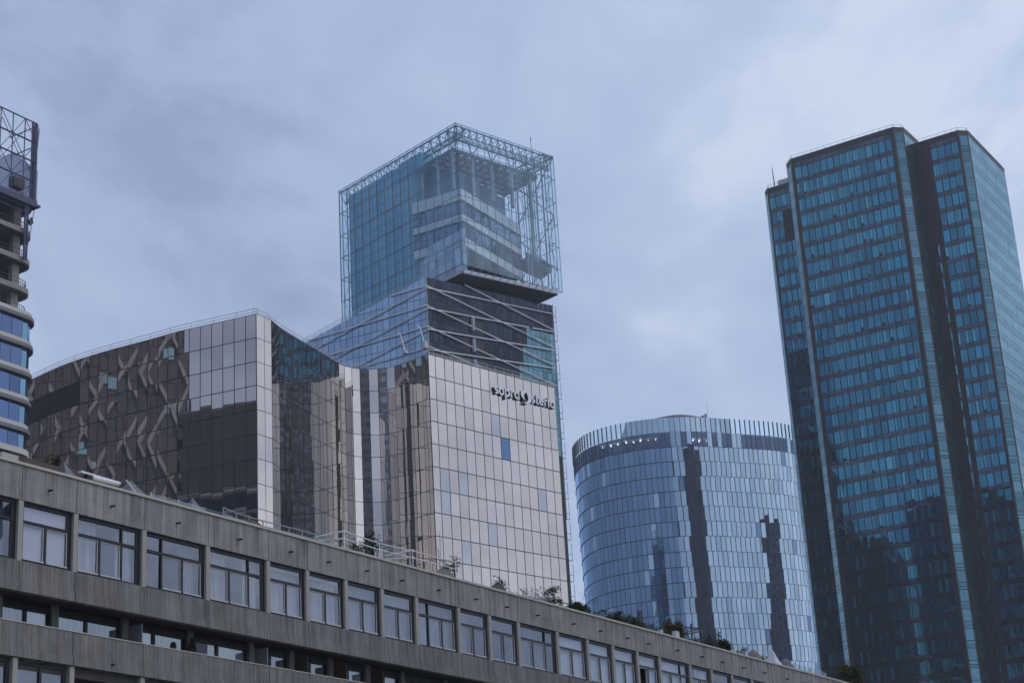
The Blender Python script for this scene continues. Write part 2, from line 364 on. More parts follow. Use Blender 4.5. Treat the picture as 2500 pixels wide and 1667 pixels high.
# ------------------------------------------------------------------ ground
g = MB(); g.face([(-3000, -3000, 0), (3000, -3000, 0), (3000, 3000, 0), (-3000, 3000, 0)]); tag(g.build('ground', ASPH), kind='structure')
g = MB(); g.prism([(-60, -30), (60, -30), (110, 190), (-60, 190)], -.3, .12); tag(g.build('pavement', PAVE), kind='structure')


# ------------------------------------------------------------------ geometry utilities
def catmull(pts, n=10):
    P = [Vector((p[0], p[1], 0)) for p in pts]; P = [P[0] * 2 - P[1]] + P + [P[-1] * 2 - P[-2]]; out = []
    for i in range(1, len(P) - 2):
        a, b, c, d = P[i - 1], P[i], P[i + 1], P[i + 2]
        for k in range(n):
            t = k / n; out.append(.5 * ((2 * b) + (c - a) * t + (2 * a - 5 * b + 4 * c - d) * t * t + (3 * b - a - 3 * c + d) * t ** 3))
    out.append(P[-2]); return out
def resample(poly, pitch=None, count=None):
    d = [0]
    for a, b in zip(poly, poly[1:]): d.append(d[-1] + (b - a).length)
    n = count or max(1, round(d[-1] / pitch)); out = []; j = 0
    for i in range(n + 1):
        t = d[-1] * i / n
        while j < len(d) - 2 and d[j + 1] < t: j += 1
        f = (t - d[j]) / max(1e-9, d[j + 1] - d[j]); out.append(poly[j].lerp(poly[j + 1], min(1, f)))
    return out
def wall_pane(a, b, z0, z1, gap, proud, mat, gv=None):
    """pane between plan points a->b (left to right from outside)"""
    a, b = Vector((a[0], a[1], 0)), Vector((b[0], b[1], 0)); d = (b - a).normalized(); n = d.cross(UP)
    gv = gap if gv is None else gv; o = a + d * gap + n * proud + UP * (z0 + gv); return (o, (b - a) - d * 2 * gap, UP * (z1 - z0 - 2 * gv), mat)

# ================================================================== bronze mirror tower with the wave front
K1, K2, K3 = Vector((-40.7, 275, 0)), Vector((-14.6, 298.5, 0)), Vector((7.25, 320.65, 0))
BT = thing('bronze_glass_tower', 'bronze mirror glass office tower with a wave shaped front and lettering on its right face', 'office tower', (-30, 305, 0))
HB = 110.0; RZ = 4.012
dA = dirv(-67)
A = [K1] + [K1 + dA * (1.95 + 2.13 * i) for i in range(7)]
A += resample(catmull([A[-1], (-60.7, 284.3), (-68, 288.1), (-75.8, 293.1), (-84.6, 300.9), (-96, 312)]), 2.13)[1:]
dK = dirv(33.0)
B = [K1, K1 + dK * 1.9, K1 + dK * 3.6]
B += resample(catmull([B[-1], (-37.6, 282.4), (-34.7, 289.6), (-32.4, 295.2), (-30.1, 301.0), (-28.3, 303.2), (-26.4, 304.35), (-24.2, 304.75), (-22.2, 304.35), (-20.3, 303.45), (-17.9, 301.6), K2]), 1.62)[1:]
dC = dirv(44.6); C = [K2] + [K2 + dC * (1.62 + 2.127 * i) for i in range(14)] + [K3]
plan = [(p.x, p.y) for p in A[::-1]] + [(p.x, p.y) for p in B[1:]] + [(p.x, p.y) for p in C[1:]] + [(-1.2, 329.2), (-19, 311.5), (-27, 310.5), (-35, 307), (-50, 300), (-62, 306), (-88, 326)]
MB().prism(plan, 0, HB).build('core_wall', MULLION, BT)
panes = []
def btm(face, i, k, p):
    if face == 'A' and k == 1 and p.x < -72.6: return LOUVRE
    if face == 'C':
        if (i, k) == (8, 3): return BRONZE_BLUE
        if (i, k) in ((1, 5), (3, 5), (1, 6), (7, 2), (12, 5), (3, 8), (6, 7)): return BRONZE_SKEW
    return BRONZE
for k in range(15):
    z1 = HB - .06 - RZ * k if k == 0 else HB - .1 - RZ * k; z0 = HB - .1 - RZ * (k + 1)
    for i in range(len(A) - 1): panes.append(wall_pane(A[i + 1], A[i], z0, z1, .07, .05, btm('A', i, k, A[i])))
    for i in range(len(B) - 1): panes.append(wall_pane(B[i], B[i + 1], z0, z1, .05, .05, BRONZE))
    for i in range(len(C) - 1): panes.append(wall_pane(C[i], C[i + 1], z0, z1, .075, .05, btm('C', i, k, C[i])))
pane_parts('glass_pane', panes, BT, 300, .045, .0026)
rl = MB()
for line, inset in ((A[::-1], .5), (B, .6), (C, .35)):
    q = []
    for i, p in enumerate(line):
        d = (line[min(i + 1, len(line) - 1)] - line[max(i - 1, 0)]).normalized(); q.append(p - d.cross(UP) * inset)
    for i in range(0, len(q), 1 if line is C else 2):
        rl.bar(q[i] + UP * HB, q[i] + UP * (HB + 1.15), .07)
    for a, b in zip(q, q[1:]):
        for h in (.62, 1.15): rl.bar(a + UP * (HB + h), b + UP * (HB + h), .06)
rl.build('roof_railing', STEEL_L, BT)
cp = MB()
for a, b in zip(C, C[1:]): cp.bar(a + UP * (HB + .06) + Vector((.12, -.12, 0)), b + UP * (HB + .06) + Vector((.12, -.12, 0)), .12, .12)
cp.build('roof_coping', STEEL_L, BT)

# lettering on the right face: strokes along centre lines, extruded
SG = thing('building_sign', 'silver raised company lettering near the top of the bronze mirror tower', 'sign', tuple(K2 + dC * 15.2 + UP * 105.6))
nC = dC.cross(UP)
def arc(cx, cy, rx, ry, a0, a1, n=14): return [(cx + rx * math.cos(R(a0 + (a1 - a0) * i / n)), cy + ry * math.sin(R(a0 + (a1 - a0) * i / n))) for i in range(n + 1)]
def glyph_s():
    pts = arc(.44, .99, .33, .27, 35, 270, 10)[:-1] + [(.44, .72)] + arc(.44, .45, .34, .27, 80, -145, 10)
    return [pts]
GL = {'s': (.95, glyph_s()), 'o': (1.2, [arc(.55, .7, .48, .56, 0, 360, 22)]),
      'p': (1.25, [arc(.62, .7, .46, .56, 0, 360, 22), [(.15, 1.36), (.15, -.5)]]),
      'r': (.78, [[(.15, 1.36), (.15, .0)], arc(.58, .72, .43, .54, 170, 75, 7)]),
      'a': (1.28, [arc(.57, .7, .46, .56, 0, 360, 22), [(1.05, 1.36), (1.05, 0)]]),
      't': (.80, [[(.30, 1.75), (.30, .45)] + arc(.62, .40, .32, .30, 180, 290, 6), [(.02, 1.24), (.72, 1.24)]]),
      'e': (1.15, [[(.12, .74), (1.02, .74)] + arc(.57, .7, .46, .56, 4, 318, 20)]),
      'i': (.42, [[(.15, 1.36), (.15, 0)], [(.15, 1.85), (.15, 1.63)]])}
def sign_pt(s, h, d): return K2 + dC * s + UP * (105.62 + h) + nC * d
def stroke(mb, pts, s0, wd, sc, d0, d1):
    n = len(pts); closed = abs(pts[0][0] - pts[-1][0]) + abs(pts[0][1] - pts[-1][1]) < 1e-6; L_, R_ = [], []
    for i, p in enumerate(pts):
        a = pts[i - 1] if i else (pts[-2] if closed else p); b = pts[i + 1] if i < n - 1 else (pts[1] if closed else p)
        t = Vector((b[0] - a[0], b[1] - a[1])); t.normalize(); nn = Vector((-t.y, t.x)) * wd / 2
        L_.append((p[0] + nn.x, p[1] + nn.y)); R_.append((p[0] - nn.x, p[1] - nn.y))
    P = lambda q, d: sign_pt(s0 + q[0] * sc, q[1] * sc, d)
    for i in range(n - 1):
        mb.mi = 0; mb.face([P(L_[i], d1), P(R_[i], d1), P(R_[i + 1], d1), P(L_[i + 1], d1)])
        mb.mi = 1
        mb.face([P(L_[i], d0), P(L_[i], d1), P(L_[i + 1], d1), P(L_[i + 1], d0)]); mb.face([P(R_[i], d1), P(R_[i], d0), P(R_[i + 1], d0), P(R_[i + 1], d1)])
        mb.face([P(L_[i + 1], d0), P(R_[i + 1], d0), P(R_[i], d0), P(L_[i], d0)])
    for i, f in ((0, 1), (n - 1, -1)):
        mb.face([P(L_[i], d0), P(R_[i], d0), P(R_[i], d1), P(L_[i], d1)])
x = 15.25
def put(ch, x, sc=1.02):
    wdt, st = GL[ch]; b = MB()
    for p in st: stroke(b, p, x, .34, sc, .12, .50)
    o = b.build('letter', [SIGNF, SIGND], SG); return x + wdt * sc + .16
for ch in 'sopra': x = put(ch, x)
# emblem: two interlocking swooshes
def swoosh(x, pts):
    b = MB(); P = lambda q, d: sign_pt(x + q[0], q[1], d); b.mi = 0
    b.face([P(q, .66) for q in pts]); b.mi = 1
    for i in range(len(pts)): p, q = pts[i - 1], pts[i]; b.face([P(p, .66), P(q, .66), P(q, .12), P(p, .12)][::-1])
    b.build('emblem', [SIGNF, SIGND], SG)
x -= .15
swoosh(x, [(1.95, 2.0), (1.1, 2.05), (.45, 1.75), (.12, 1.2), (.25, .72), (.75, .30), (1.25, -.12), (1.0, .42), (.86, .9), (1.05, 1.45), (1.45, 1.8)])
swoosh(x + .62, [(.02, -.45), (.95, -.55), (1.75, -.25), (2.15, .28), (2.05, .82), (1.6, 1.18), (.95, 1.62), (1.25, 1.12), (1.4, .68), (1.25, .15), (.8, -.2)])
x += 2.95
for ch in 'steria': x = put(ch, x, .98)

# ================================================================== crystal tower: faceted body, glass cage on top
GT = thing('crystal_glass_tower', 'faceted blue glass tower with a transparent steel cage top and white crossed bars', 'office tower', (-10, 340, 0))
BC = Vector((-15.3, 315.9, 0)); dL, dR = dirv(-63), dirv(45.0); nL, nR = -dL.cross(UP) * -1, dR.cross(UP)
nL = (-dL).cross(UP)
BL, BR = BC + dL * 32.4, BC + dR * 33.35
def ztopL(s): return 131.5 - .262 * s
def ztopR(s): return 131.5 + .062 * s
def ztop(x, y):
    p = Vector((x, y, 0)) - BC; sl_, sr_ = p.dot(dL), p.dot(dR); return min(131.5 - .262 * max(0, sl_ - max(0, sr_) * .3) + .02 * max(0, sr_), 133.7)
body = [(BL.x, BL.y), (BC.x, BC.y), (BR.x, BR.y), (BR.x - 22, BR.y + 22), (BL.x + 6, BL.y + 22)]
MB().prism(body, 0, lambda x, y: ztop(x, y) - .06).build('core_wall', DARKM, GT)
floors = [131.36, 127.2, 123.0, 118.85, 114.7, 110.5, 106.3, 102.2]
panes = []; odd = MB()
nl = 24; wl = 32.4 / nl
for i in range(nl):
    a, b = BC + dL * wl * (i + 1), BC + dL * wl * i; za, zb = ztopL(wl * (i + 1)), ztopL(wl * i)
    for k in range(len(floors) - 1):
        z1, z0 = floors[k], floors[k + 1]
        if z0 >= zb - .3: continue
        if z1 > za - .02:
            o, u, v, m = wall_pane(a, b, z0, z1, .045, .06, BLUEG)
            poly = [(0, o.z), (1, o.z), (1, z1 - .045), (0, z1 - .045)]; lim = lambda t: za + (zb - za) * t - .07; out = []
            for q in range(4):
                p_, n_ = poly[q], poly[(q + 1) % 4]; fp_, fn_ = lim(p_[0]) - p_[1], lim(n_[0]) - n_[1]
                if fp_ >= 0: out.append(p_)
                if fp_ * fn_ < 0: t = fp_ / (fp_ - fn_); out.append((p_[0] + (n_[0] - p_[0]) * t, p_[1] + (n_[1] - p_[1]) * t))
            if len(out) > 2: odd.face([Vector((o.x + u.x * t, o.y + u.y * t, z)) for t, z in out])
        else: panes.append(wall_pane(a, b, z0, z1, .045, .06, BLUEG))
odd.build('top_glass', BLUEG, GT)
nr = 26; wr = 33.35 / nr
rnd = random.Random(3)
for i in range(nr):
    a, b = BC + dR * wr * i, BC + dR * wr * (i + 1); s = wr * i
    for k in range(len(floors) - 1):
        z1 = floors[k] if k else ztopR(s) - .1; z0 = floors[k + 1]
        teal = s > 27.5 - .3 * (131.5 - z0)
        if k == 0:
            panes.append(wall_pane(a, b, z0, z1, .045, .06, SLATE)); continue
        zs = z1 - 1.45
        if 8 < s < 14 - .2 * k and k < 5:
            panes.append(wall_pane(a, b, zs, z1, .045, .06, SLATE))      # open recess: slab edge only
        else:
            panes.append(wall_pane(a, b, zs, z1, .045, .06, SLATE if not teal else TEALG))
            panes.append(wall_pane(a, b, z0, zs, .045, .06, TEALG if teal else (DEEPG)))
pane_parts('facade_pane', panes, GT, 300, .04, .0012)
rc = MB()
for k in range(1, 5):
    p = BC + dR * 11.2 + nR * .35; rc.tube([p + UP * (floors[k + 1] + .05), p + UP * (floors[k] - 1.5)], .38, 8)
rc.build('round_column', STEELC, GT)
ed = MB(); ed.bar(BC + UP * 100 + nR * .12 - dR * .02, BC + UP * 131.45 + nR * .12, .16); ed.build('corner_trim', STEELC, GT); ed = MB()
ed.bar(BR + UP * 90 + nR * .1, BR + UP * 133.5 + nR * .1, .22)
for z in range(62, 132, 4):
    q = BR - dirv(-45) * 0 + UP * z; ed.bar(q, q + dR * .95, .14); ed.bar(q + dR * .95, q + dR * .95 + UP * 3.4, .10); ed.bar(q + UP * 1.2, q + dR * .95 + UP * 1.2, .10)
ed.build('edge_trim', STEELC, GT)
pr = MB(); q0, q1 = BC + UP * 131.5, BL + UP * ztopL(32.4)
for i in range(23):
    t = i / 22; a = q0.lerp(q1, t) - nL * .35; pr.bar(a, a + UP * 1.05, .06)
for h in (.55, 1.05): pr.bar(q0 - nL * .35 + UP * h, q1 - nL * .35 + UP * h, .06)
pr.build('roof_railing', STEEL_L, GT)
# white crossed bars, laid out on the two faces 0.45 m in front of the glass
def z5(x, y): return (700 + x / 3.2667, 620 + y / 3.2667)
offL, offR = BC + nL * .45, BC + nR * .45
for (x0, y0, x1, y1) in ((1110, 250, 815, 335), (1110, 268, 230, 750), (1113, 408, 170, 690), (1116, 435, 370, 835), (1120, 575, 320, 810), (1124, 600, 540, 905), (1128, 742, 600, 900)):
    MB().tube([on_plane(*z5(x0, y0), offL, -63), on_plane(*z5(x1, y1), offL, -63)], .095, 6).build('white_bar', WHITE, GT)
for (x0, y0, x1, y1) in ((1112, 250, 2133, 745), (1112, 268, 2110, 475), (1420, 245, 2126, 605), (1116, 408, 2140, 890), (1118, 430, 1930, 585), (1960, 590, 2124, 620), (1122, 575, 2150, 1050), (1125, 598, 2135, 768), (1128, 735, 1560, 905), (1130, 760, 2140, 912)):
    MB().tube([on_plane(*z5(x0, y0), offR, 45), on_plane(*z5(x1, y1), offR, 45)], .105, 6).build('white_bar', WHITE, GT)

# --- cage
HC = 165.0; c0 = Vector((-8.5, 320.1, 0)); eL, eR = dirv(-42.6), dirv(47.4); LL, LR = 38.0, 26.0
mL, mR = (-eL).cross(UP), eR.cross(UP)
def zbot(s): return 134.05 + .045 * s                     # underside rises slightly to the right
cL, cR = c0 + eL * LL, c0 + eR * LR; cB = cL + eR * LR
panes = []
lv = [165.0, 159.75, 154.65, 149.75, 144.95, 140.2, 135.4]
nL_, nR_ = 15, 14; pl_, pr_ = LL / nL_, LR / nR_
for i in range(nL_):
    for k in range(6):
        panes.append(wall_pane(c0 + eL * pl_ * (i + 1), c0 + eL * pl_ * i, lv[k + 1], lv[k], .03, .0, CAGE))
for i in range(nR_):
    for k in range(6): panes.append(wall_pane(c0 + eR * pr_ * i, c0 + eR * pr_ * (i + 1), lv[k + 1], lv[k], .03, .0, CAGE))
pane_parts('cage_pane', panes, GT, 300, .03, .001)
bk = MB()
for i in range(8):
    for k in range(6):
        for (a, b, n) in ((cR + eL * LL / 8 * i, cR + eL * LL / 8 * (i + 1), 0), (cB - eR * LR / 8 * i, cB - eR * LR / 8 * (i + 1), 0)):
            bk.face([a + UP * lv[k + 1], b + UP * lv[k + 1], b + UP * lv[k], a + UP * lv[k]])
o = bk.build('back_glass', CAGE, GT); o['kind'] = 'stuff'
# mullions just inside the skin
fr = MB()
for i in range(nL_ + 1):
    p = c0 + eL * min(pl_ * i, LL - .05) - mL * .22; fr.bar(p + UP * 134.6, p + UP * 164.9, .13)
for i in range(nR_ + 1):
    p = c0 + eR * min(pr_ * i, LR - .05) - mR * .22; fr.bar(p + UP * (135.3), p + UP * 164.9, .13)
for k in range(7):
    fr.bar(c0 + UP * lv[k] - mL * .2, cL + UP * lv[k] - mL * .2, .10); fr.bar(c0 + UP * lv[k] - mR * .2, cR + UP * lv[k] - mR * .2, .10)
for i in range(1, 11):
    p = cR + eL * LL / 10 * i - eR * .25; fr.bar(p + UP * 140, p + UP * 164.9, .14)
    p = cB - eR * LR / 10 * i - eL * .25; fr.bar(p + UP * 140, p + UP * 164.9, .14)
for k in range(5):
    fr.bar(cR + UP * lv[k] - eR * .2, cB + UP * lv[k] - eR * .2, .10); fr.bar(cL + UP * lv[k] - eL * .2, cB + UP * lv[k] - eL * .2, .10)
fr.build('cage_mullions', STEELB, GT)
# perimeter truss under the roof edge, one part per side
def truss(a, b, inn, n, sub=1):
    t = MB(); d = (b - a) / n; zt, zl = HC - .35, HC - 2.55
    t.tube([a + UP * zt, b + UP * zt], .16); t.tube([a + inn * 2.6 + UP * zt, b + inn * 2.6 + UP * zt], .13); t.tube([a + inn * 1.3 + UP * zl, b + inn * 1.3 + UP * zl], .17)
    for i in range(n + 1):
        p = a + d * i; q = p + inn * 2.6; m = p + inn * 1.3 + UP * zl
        t.tube([p + UP * zt, q + UP * zt], .075); t.tube([p + UP * zt, m], .075); t.tube([q + UP * zt, m], .075)
        if i < n:
            m2 = m + d; t.tube([p + UP * zt, m2], .07); t.tube([q + UP * zt, m2], .07); t.tube([p + UP * zt, q + d + UP * zt], .06)
    return t
i1, i2 = .5, .5
truss(c0 - mL * .5 - mR * .5, cL - mL * .5, -mL, 14).build('roof_truss', STEELB, GT)
truss(c0 - mR * .5 - mL * .5, cR - mR * .5, -mR, 14).build('roof_truss', STEELB, GT)
truss(cR - eR * .5, cB - eR * .5, -eR, 12).build('roof_truss', STEELB, GT)
# wind trusses: ladder frames standing behind the right and left skins
def ladder(p, inn, z0, z1, along):
    t = MB(); q = p + inn * 1.9; t.tube([p + UP * z0, p + UP * z1], .10); t.tube([q + UP * z0, q + UP * z1], .12); z = z0; k = 0
    while z < z1:
        t.tube([p + UP * z, q + UP * z], .07)
        if z + 4.9 < z1: t.tube([(p if k % 2 else q) + UP * z, (q if k % 2 else p) + UP * (z + 4.9)], .045)
        z += 4.9; k += 1
    return t
for i in range(0, 6): ladder(cR + eL * (.6 + 6.2 * i) - eR * .5, -eR, 136, 164, eL).build('wind_frame', STEELB, GT)
for i in range(4): ladder(cR - eR * (.6 + 2.6 * i) - mR * .5, -mR, 136.2, 164, eR).build('wind_frame', STEELB, GT)
for i in range(2): ladder(cL - eL * (.6 + 1.7 * i) - mL * .5, -mL, 126 + 3 * i, 164, eL).build('wind_frame', STEELB, GT)
dg = MB()
for i in range(3):
    a = cR + eL * (.6 + 6.2 * 2 * i) - eR * .5
    for k in range(2): dg.tube([a + UP * (140 + 12 * k), a + eL * 12.4 + UP * (152 + 12 * k)], .12); dg.tube([a + eL * 12.4 + UP * (140 + 12 * k), a + UP * (152 + 12 * k)], .12)
dg.build('wind_bracing', STEELB, GT)
# left corner: skin continues down past the body
lc = MB(); a = cL - UP * 0
for s in (.05, 1.9): lc.bar(cL - eL * s - mL * .1 + UP * 118, cL - eL * s - mL * .1 + UP * 136, .12)
for z in range(119, 136, 5): lc.bar(cL - eL * .05 - mL * .1 + UP * z, cL - eL * 1.9 - mL * .1 + UP * z, .1)
lc.build('corner_frame', STEELB, GT)
lg = MB(); lg.box(cL + UP * 117.8 - eL * 3.4, eL * 3.4, mL * -.03, UP * 17.4); lg.build('corner_glass', CAGE, GT)
# service core just behind the left skin
sA, sB = c0 + eL * 14.2 - mL * .35, c0 + eL * 34.6 - mL * .35
MB().prism([(p.x, p.y) for p in (sA, sB, sB - mL * 18, sA - mL * 18)], 112, 162.7).build('service_core', CORE, GT)
gp = MB()
for i in range(17):
    p = sA.lerp(sB, i / 16) + mL * .05; gp.bar(p + UP * 118, p + UP * 162.6, .10, .05)
for k in range(20): z = 118.5 + 2.4 * k; gp.bar(sA + mL * .05 + UP * z, sB + mL * .05 + UP * z, .05, .10)
gp.build('core_joints', STEELB, GT)
tb = MB(); tb.box(c0 + eL * 22 - mL * 2 + UP * 162.7, eL * 4, -mL * 4, UP * 1.5); tb.box(c0 + eL * 12.2 - mL * 1.2 + UP * 160.5, eL * 7, -mL * 9, UP * 3.4); tb.build('plant_room', CORE, GT)
# inner office volume, turned 18 degrees to the cage
I0 = Vector((-8.05, 324.8, 0)); fL, fR = dirv(-60), dirv(30); gL, gR = (-fL).cross(UP), fR.cross(UP)
IL, IR = I0 + fL * 11.6, I0 + fR * 22.0
def inner(o, z0, z1, ins=0.0, l=11.5, r=22.0):
    a = I0 - gL * ins - gR * ins; b = a + fL * (l - ins); c = a + fR * (r - ins)
    return [(p.x, p.y) for p in (b, a, c, c + fL * (l + 4), b + fR * 14)]
for z0, z1 in ((150.7, 153.1), (146.25, 147.8), (141.2, 143.05)):
    MB().prism(inner(0, 0, 0), z0, z1).build('pale_spandrel', BANDW, GT)
MB().prism(inner(0, 0, 0, .45), 141.3, 152.9).build('inner_core', DARKM, GT)
panes = []
for z0, z1 in ((147.8, 150.7), (143.05, 146.25)):
    for i in range(8): panes.append(wall_pane(I0 + fL * 1.43 * (i + 1), I0 + fL * 1.43 * i, z0, z1, .05, -.2, INGLASS))
    for i in range(15): panes.append(wall_pane(I0 + fR * 22 / 15 * i, I0 + fR * 22 / 15 * (i + 1), z0, z1, .05, -.2, INGLASS))
pane_parts('inner_window', panes, GT, 300, .04, .0015)
im = MB()
for z in (150.65, 147.85, 146.2, 143.1):
    im.bar(I0 + gL * .06 + UP * z, IL + gL * .06 + UP * z, .14); im.bar(I0 + gR * .06 + UP * z, IR + gR * .06 + UP * z, .14)
im.build('inner_frames', DARKM, GT)
# lower left of the cage: pale screen between the office volume and the body
panes = []
for i in range(9):
    for k in range(-2 if i < 5 else 0, 5):
        a = c0 + eL * (14.0 - 14.0 / 9 * i) - mL * 1.1; b = c0 + eL * (14.0 - 14.0 / 9 * (i + 1)) - mL * 1.1
        panes.append(wall_pane(a, b, 134.3 + 1.75 * k, 134.3 + 1.75 * (k + 1), .03, 0, FROST))
pane_parts('screen_panel', panes, GT, 300, .05, .001)
MB().prism(inner(0, 0, 0, 3.2), 153.1, 159.6).build('setback_wall', CORE2, GT)
MB().prism(inner(0, 0, 0, 2.6, 11.5, 16), 134.6, 141.2).build('lower_hall', TEALG, GT)
nk = [BC + dR * 20 - nR * 2.6, BR - nR * 2.6 - dR * 4, BR - dR * 4 - nR * 12, BC + dR * 22 - nR * 6]
MB().prism([(p.x, p.y) for p in nk], 128, 134.2).build('recessed_neck', SOFF, GT)
# terrace deck hung out to the right
dk = [on_z(1080 + x / 7.35, 560 + y / 7.35, 141.0) for x, y in ((1280, 680), (1500, 540), (1970, 770), (1760, 905))]
MB().prism([(p.x, p.y) for p in dk], 141.0, 141.5).build('terrace_deck', SOFF, GT)
dp = MB(); dp.box(dk[1] + UP * 141.5 - UP * 141, dk[2] - dk[1], Vector((0, .05, 0)), UP * 1.1); dp.build('deck_parapet', TEALG, GT)
# pergola above the terrace
pc = Vector((-9.3, 324.6, 0)); qL, qR = eL, eR; pz = 161.3
pg = MB()
LP, RP = 9.8, 22.0
for k in range(12):
    a = pc + qR * RP * k / 11; pg.bar(a + UP * pz, a + qL * LP + UP * pz, .5 if k % 3 == 0 else .34, .7)
for k in range(6):
    a = pc + qL * LP * k / 5; pg.bar(a + UP * (pz + .02), a + qR * RP + UP * (pz + .02), .55 if k % 5 == 0 else .9, .66)
pg.build('pergola', STEELB, GT)
for k in range(5):
    p = pc + qR * 5.1 * k + qL * .3 - eR * 0; z0 = 153.0 if k < 4 else 141.5
    MB().tube([p + UP * z0, p + UP * (pz + .3)], .36, 8).build('column', STEELC, GT)
    sp = MB(); sp.tube([p + UP * (pz + .3), p + qR * 1.6 - qL * .6 + UP * 164.3], .13); sp.tube([p + UP * (pz + .3), p - qR * 1.6 - qL * .6 + UP * 164.3], .13); sp.build('strut', STEELB, GT)
for k in range(1, 3):
    p = pc + qL * 4.9 * k; MB().tube([p + UP * 153, p + UP * (pz + .3)], .36, 8).build('column', STEELC, GT)
    sp = MB(); sp.tube([p + UP * (pz + .3), p + qL * 1.6 + UP * 164.3], .13); sp.tube([p + UP * (pz + .3), p - qL * 1.6 + UP * 164.3], .13); sp.build('strut', STEELB, GT)
bl = MB()
for k in range(5): bl.bar(c0 - mL * 2.2 + UP * (163.6 - .45 * k) + eL * 1, c0 - mL * 2.2 + eL * 15 + UP * (163.6 - .45 * k), .05)
for k in range(4): bl.bar(c0 - mR * 2.2 + UP * (163.4 - .45 * k) + eR * 1, c0 - mR * 2.2 + eR * 24 + UP * (163.4 - .45 * k), .05)
bl.build('roof_cables', STEELB, GT)
# soffit slab of the cage with a pale edge and glazing brackets
fp = [(p.x, p.y) for p in (c0 + mL * .1 + mR * .1, c0 + eR * 24.4 + mR * .1, c0 + eR * 24.4 + eL * 30, c0 + eL * 8 + eR * 20, c0 + eL * 5.5 + mL * .1)]
zf = lambda x, y: zbot(max(0, (Vector((x, y, 0)) - c0).dot(eR)))
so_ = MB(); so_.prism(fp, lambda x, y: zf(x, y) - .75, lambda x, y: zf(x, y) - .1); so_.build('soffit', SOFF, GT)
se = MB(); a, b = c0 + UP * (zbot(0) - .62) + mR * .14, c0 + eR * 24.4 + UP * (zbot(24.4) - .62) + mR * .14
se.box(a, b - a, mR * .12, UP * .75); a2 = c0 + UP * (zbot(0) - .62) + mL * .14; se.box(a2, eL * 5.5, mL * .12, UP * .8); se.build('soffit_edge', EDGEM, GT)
sb = MB()
for i in range(13):
    p = c0 + eR * (pr_ * i + .6); z = zbot(pr_ * i); sb.bar(p + mR * .5 + UP * (z + .55), p + mR * .3 - eR * .9 + UP * (z - .45), .1)
sb.build('glass_brackets', STEELB, GT)
am = on_z(780 + 1690 / 3.266, 280 + 300 / 3.266, 165); MB().tube([am - UP * 1, am + UP * 2.6], .05, 5).tube([am + UP * 2.6, am + UP * 3.6], .13, 5, .02).build('roof_antenna', DARKM, GT)
tp = random.Random(9); tf = MB()
for k in range(260):
    t = tp.random(); p = dk[1].lerp(dk[2], t * .8); p = Vector((p.x, p.y, 141.5)) + Vector((tp.uniform(-1, .3), tp.uniform(.1, 2.2), tp.uniform(0, 1.9)))
    u, v = [Vector([tp.gauss(0, .16) for _ in range(3)]) for _ in (0, 1)]; tf.face([p, p + u, p + u + v])
tag(tf.build('terrace_shrubs', LEAF_D), 'dark shrubs on the hanging terrace inside the glass cage', 'shrubs', kind='stuff')

# davits on the bronze tower roof
for j, (b0, t0) in enumerate((((945, 795), (905, 635)), ((1105, 755), (1060, 575)))):
    p = on_z(*z5(*b0), 110.0); q = on_plane(*z5(*t0), p, 90); lab = ('longer tilted white davit arm on the wave roof, left one of two', 'tilted white davit arm on the wave roof with a grey base, right one of two')[j]
    t = thing('roof_davit', lab, 'davit', tuple(p), 'davit arms on the bronze tower roof')
    a = MB(); a.tube([p + UP * .2, p.lerp(q, .92), q + Vector((-.5, 0, .15))], .12, 6, .09); a.build('arm', WHITE, t); MB().tube([p, p + UP * (.5 + .8 * j)], .45, 8).build('base', STEEL_L, t)

# ================================================================== dark teal tower with stepped blocks
DT = thing('dark_teal_tower', 'very tall dark teal and brown glass tower of stepped blocks at the right edge', 'skyscraper', (88, 378, 0))
FA = 122.4; dF = dirv(FA); dS = dirv(32.4); nF = dF.cross(UP); nS = dS.cross(UP)
STO = 3.885
def block(name, poly, H):
    MB().prism([(p[0], p[1]) for p in poly], 0, H).build(name, GAN_F, DT)
def facade(panes, a, b, H, n, z_low, kind, edge=.75, dark=()):
    """windows over spandrels between plan points a->b"""
    a, b = Vector((a[0], a[1], 0)), Vector((b[0], b[1], 0)); L_ = (b - a).length; d = (b - a) / L_
    e0 = min(edge, L_ * .08); wd = (L_ - 2 * e0) / n; k = 0; z = H - 1.1
    while z > z_low:
        for i in range(n):
            p, q = a + d * (e0 + wd * i), a + d * (e0 + wd * (i + 1)); hs = 1.32 if k else .95
            if kind == 'front':
                if k == 0: panes.append(wall_pane(p, q, z - 1.25, z - .05, .10, .03, GAN_S)); continue
                if (i, k) in dark: panes.append(wall_pane(p, q, z - STO + .6, z - .02, .04, .02, GAN_X)); continue
                zt = z; zb_ = z - 2.72
                r = rg.random()
                if r < .46:                      # blind drawn over the left part
                    m = p + (q - p) * rg.uniform(.26, .44)
                    panes.append(wall_pane(p, m + d * .05, zb_ + (rg.uniform(0, .9) if r < .12 else 0), zt, .07, .03, GAN_L, .03)); panes.append(wall_pane(m - d * .07, q, zb_, zt, .12, .03, GAN_W, .03))
                else: panes.append(wall_pane(p, q, zb_, zt, .13, .03, GAN_L if r > .985 else GAN_W, .03))
                panes.append(wall_pane(p, q, z - STO + .55, zb_ - .04, .06, .025, GAN_S, .02)); panes.append(wall_pane(p, q, z - STO + .05, z - STO + .51, .06, .025, GAN_S, .02))
            else:
                mt = GAN_C if kind == 'corner' else GAN_R
                panes.append(wall_pane(p, q, z - 2.45, z, .085, .03, mt)); panes.append(wall_pane(p, q, z - STO + .62, z - 2.45, .07, .03, mt)); panes.append(wall_pane(p, q, z - STO, z - STO + .62, .07, .03, mt))
        z -= STO if k else 1.35 if kind == 'front' else STO
        k += 1
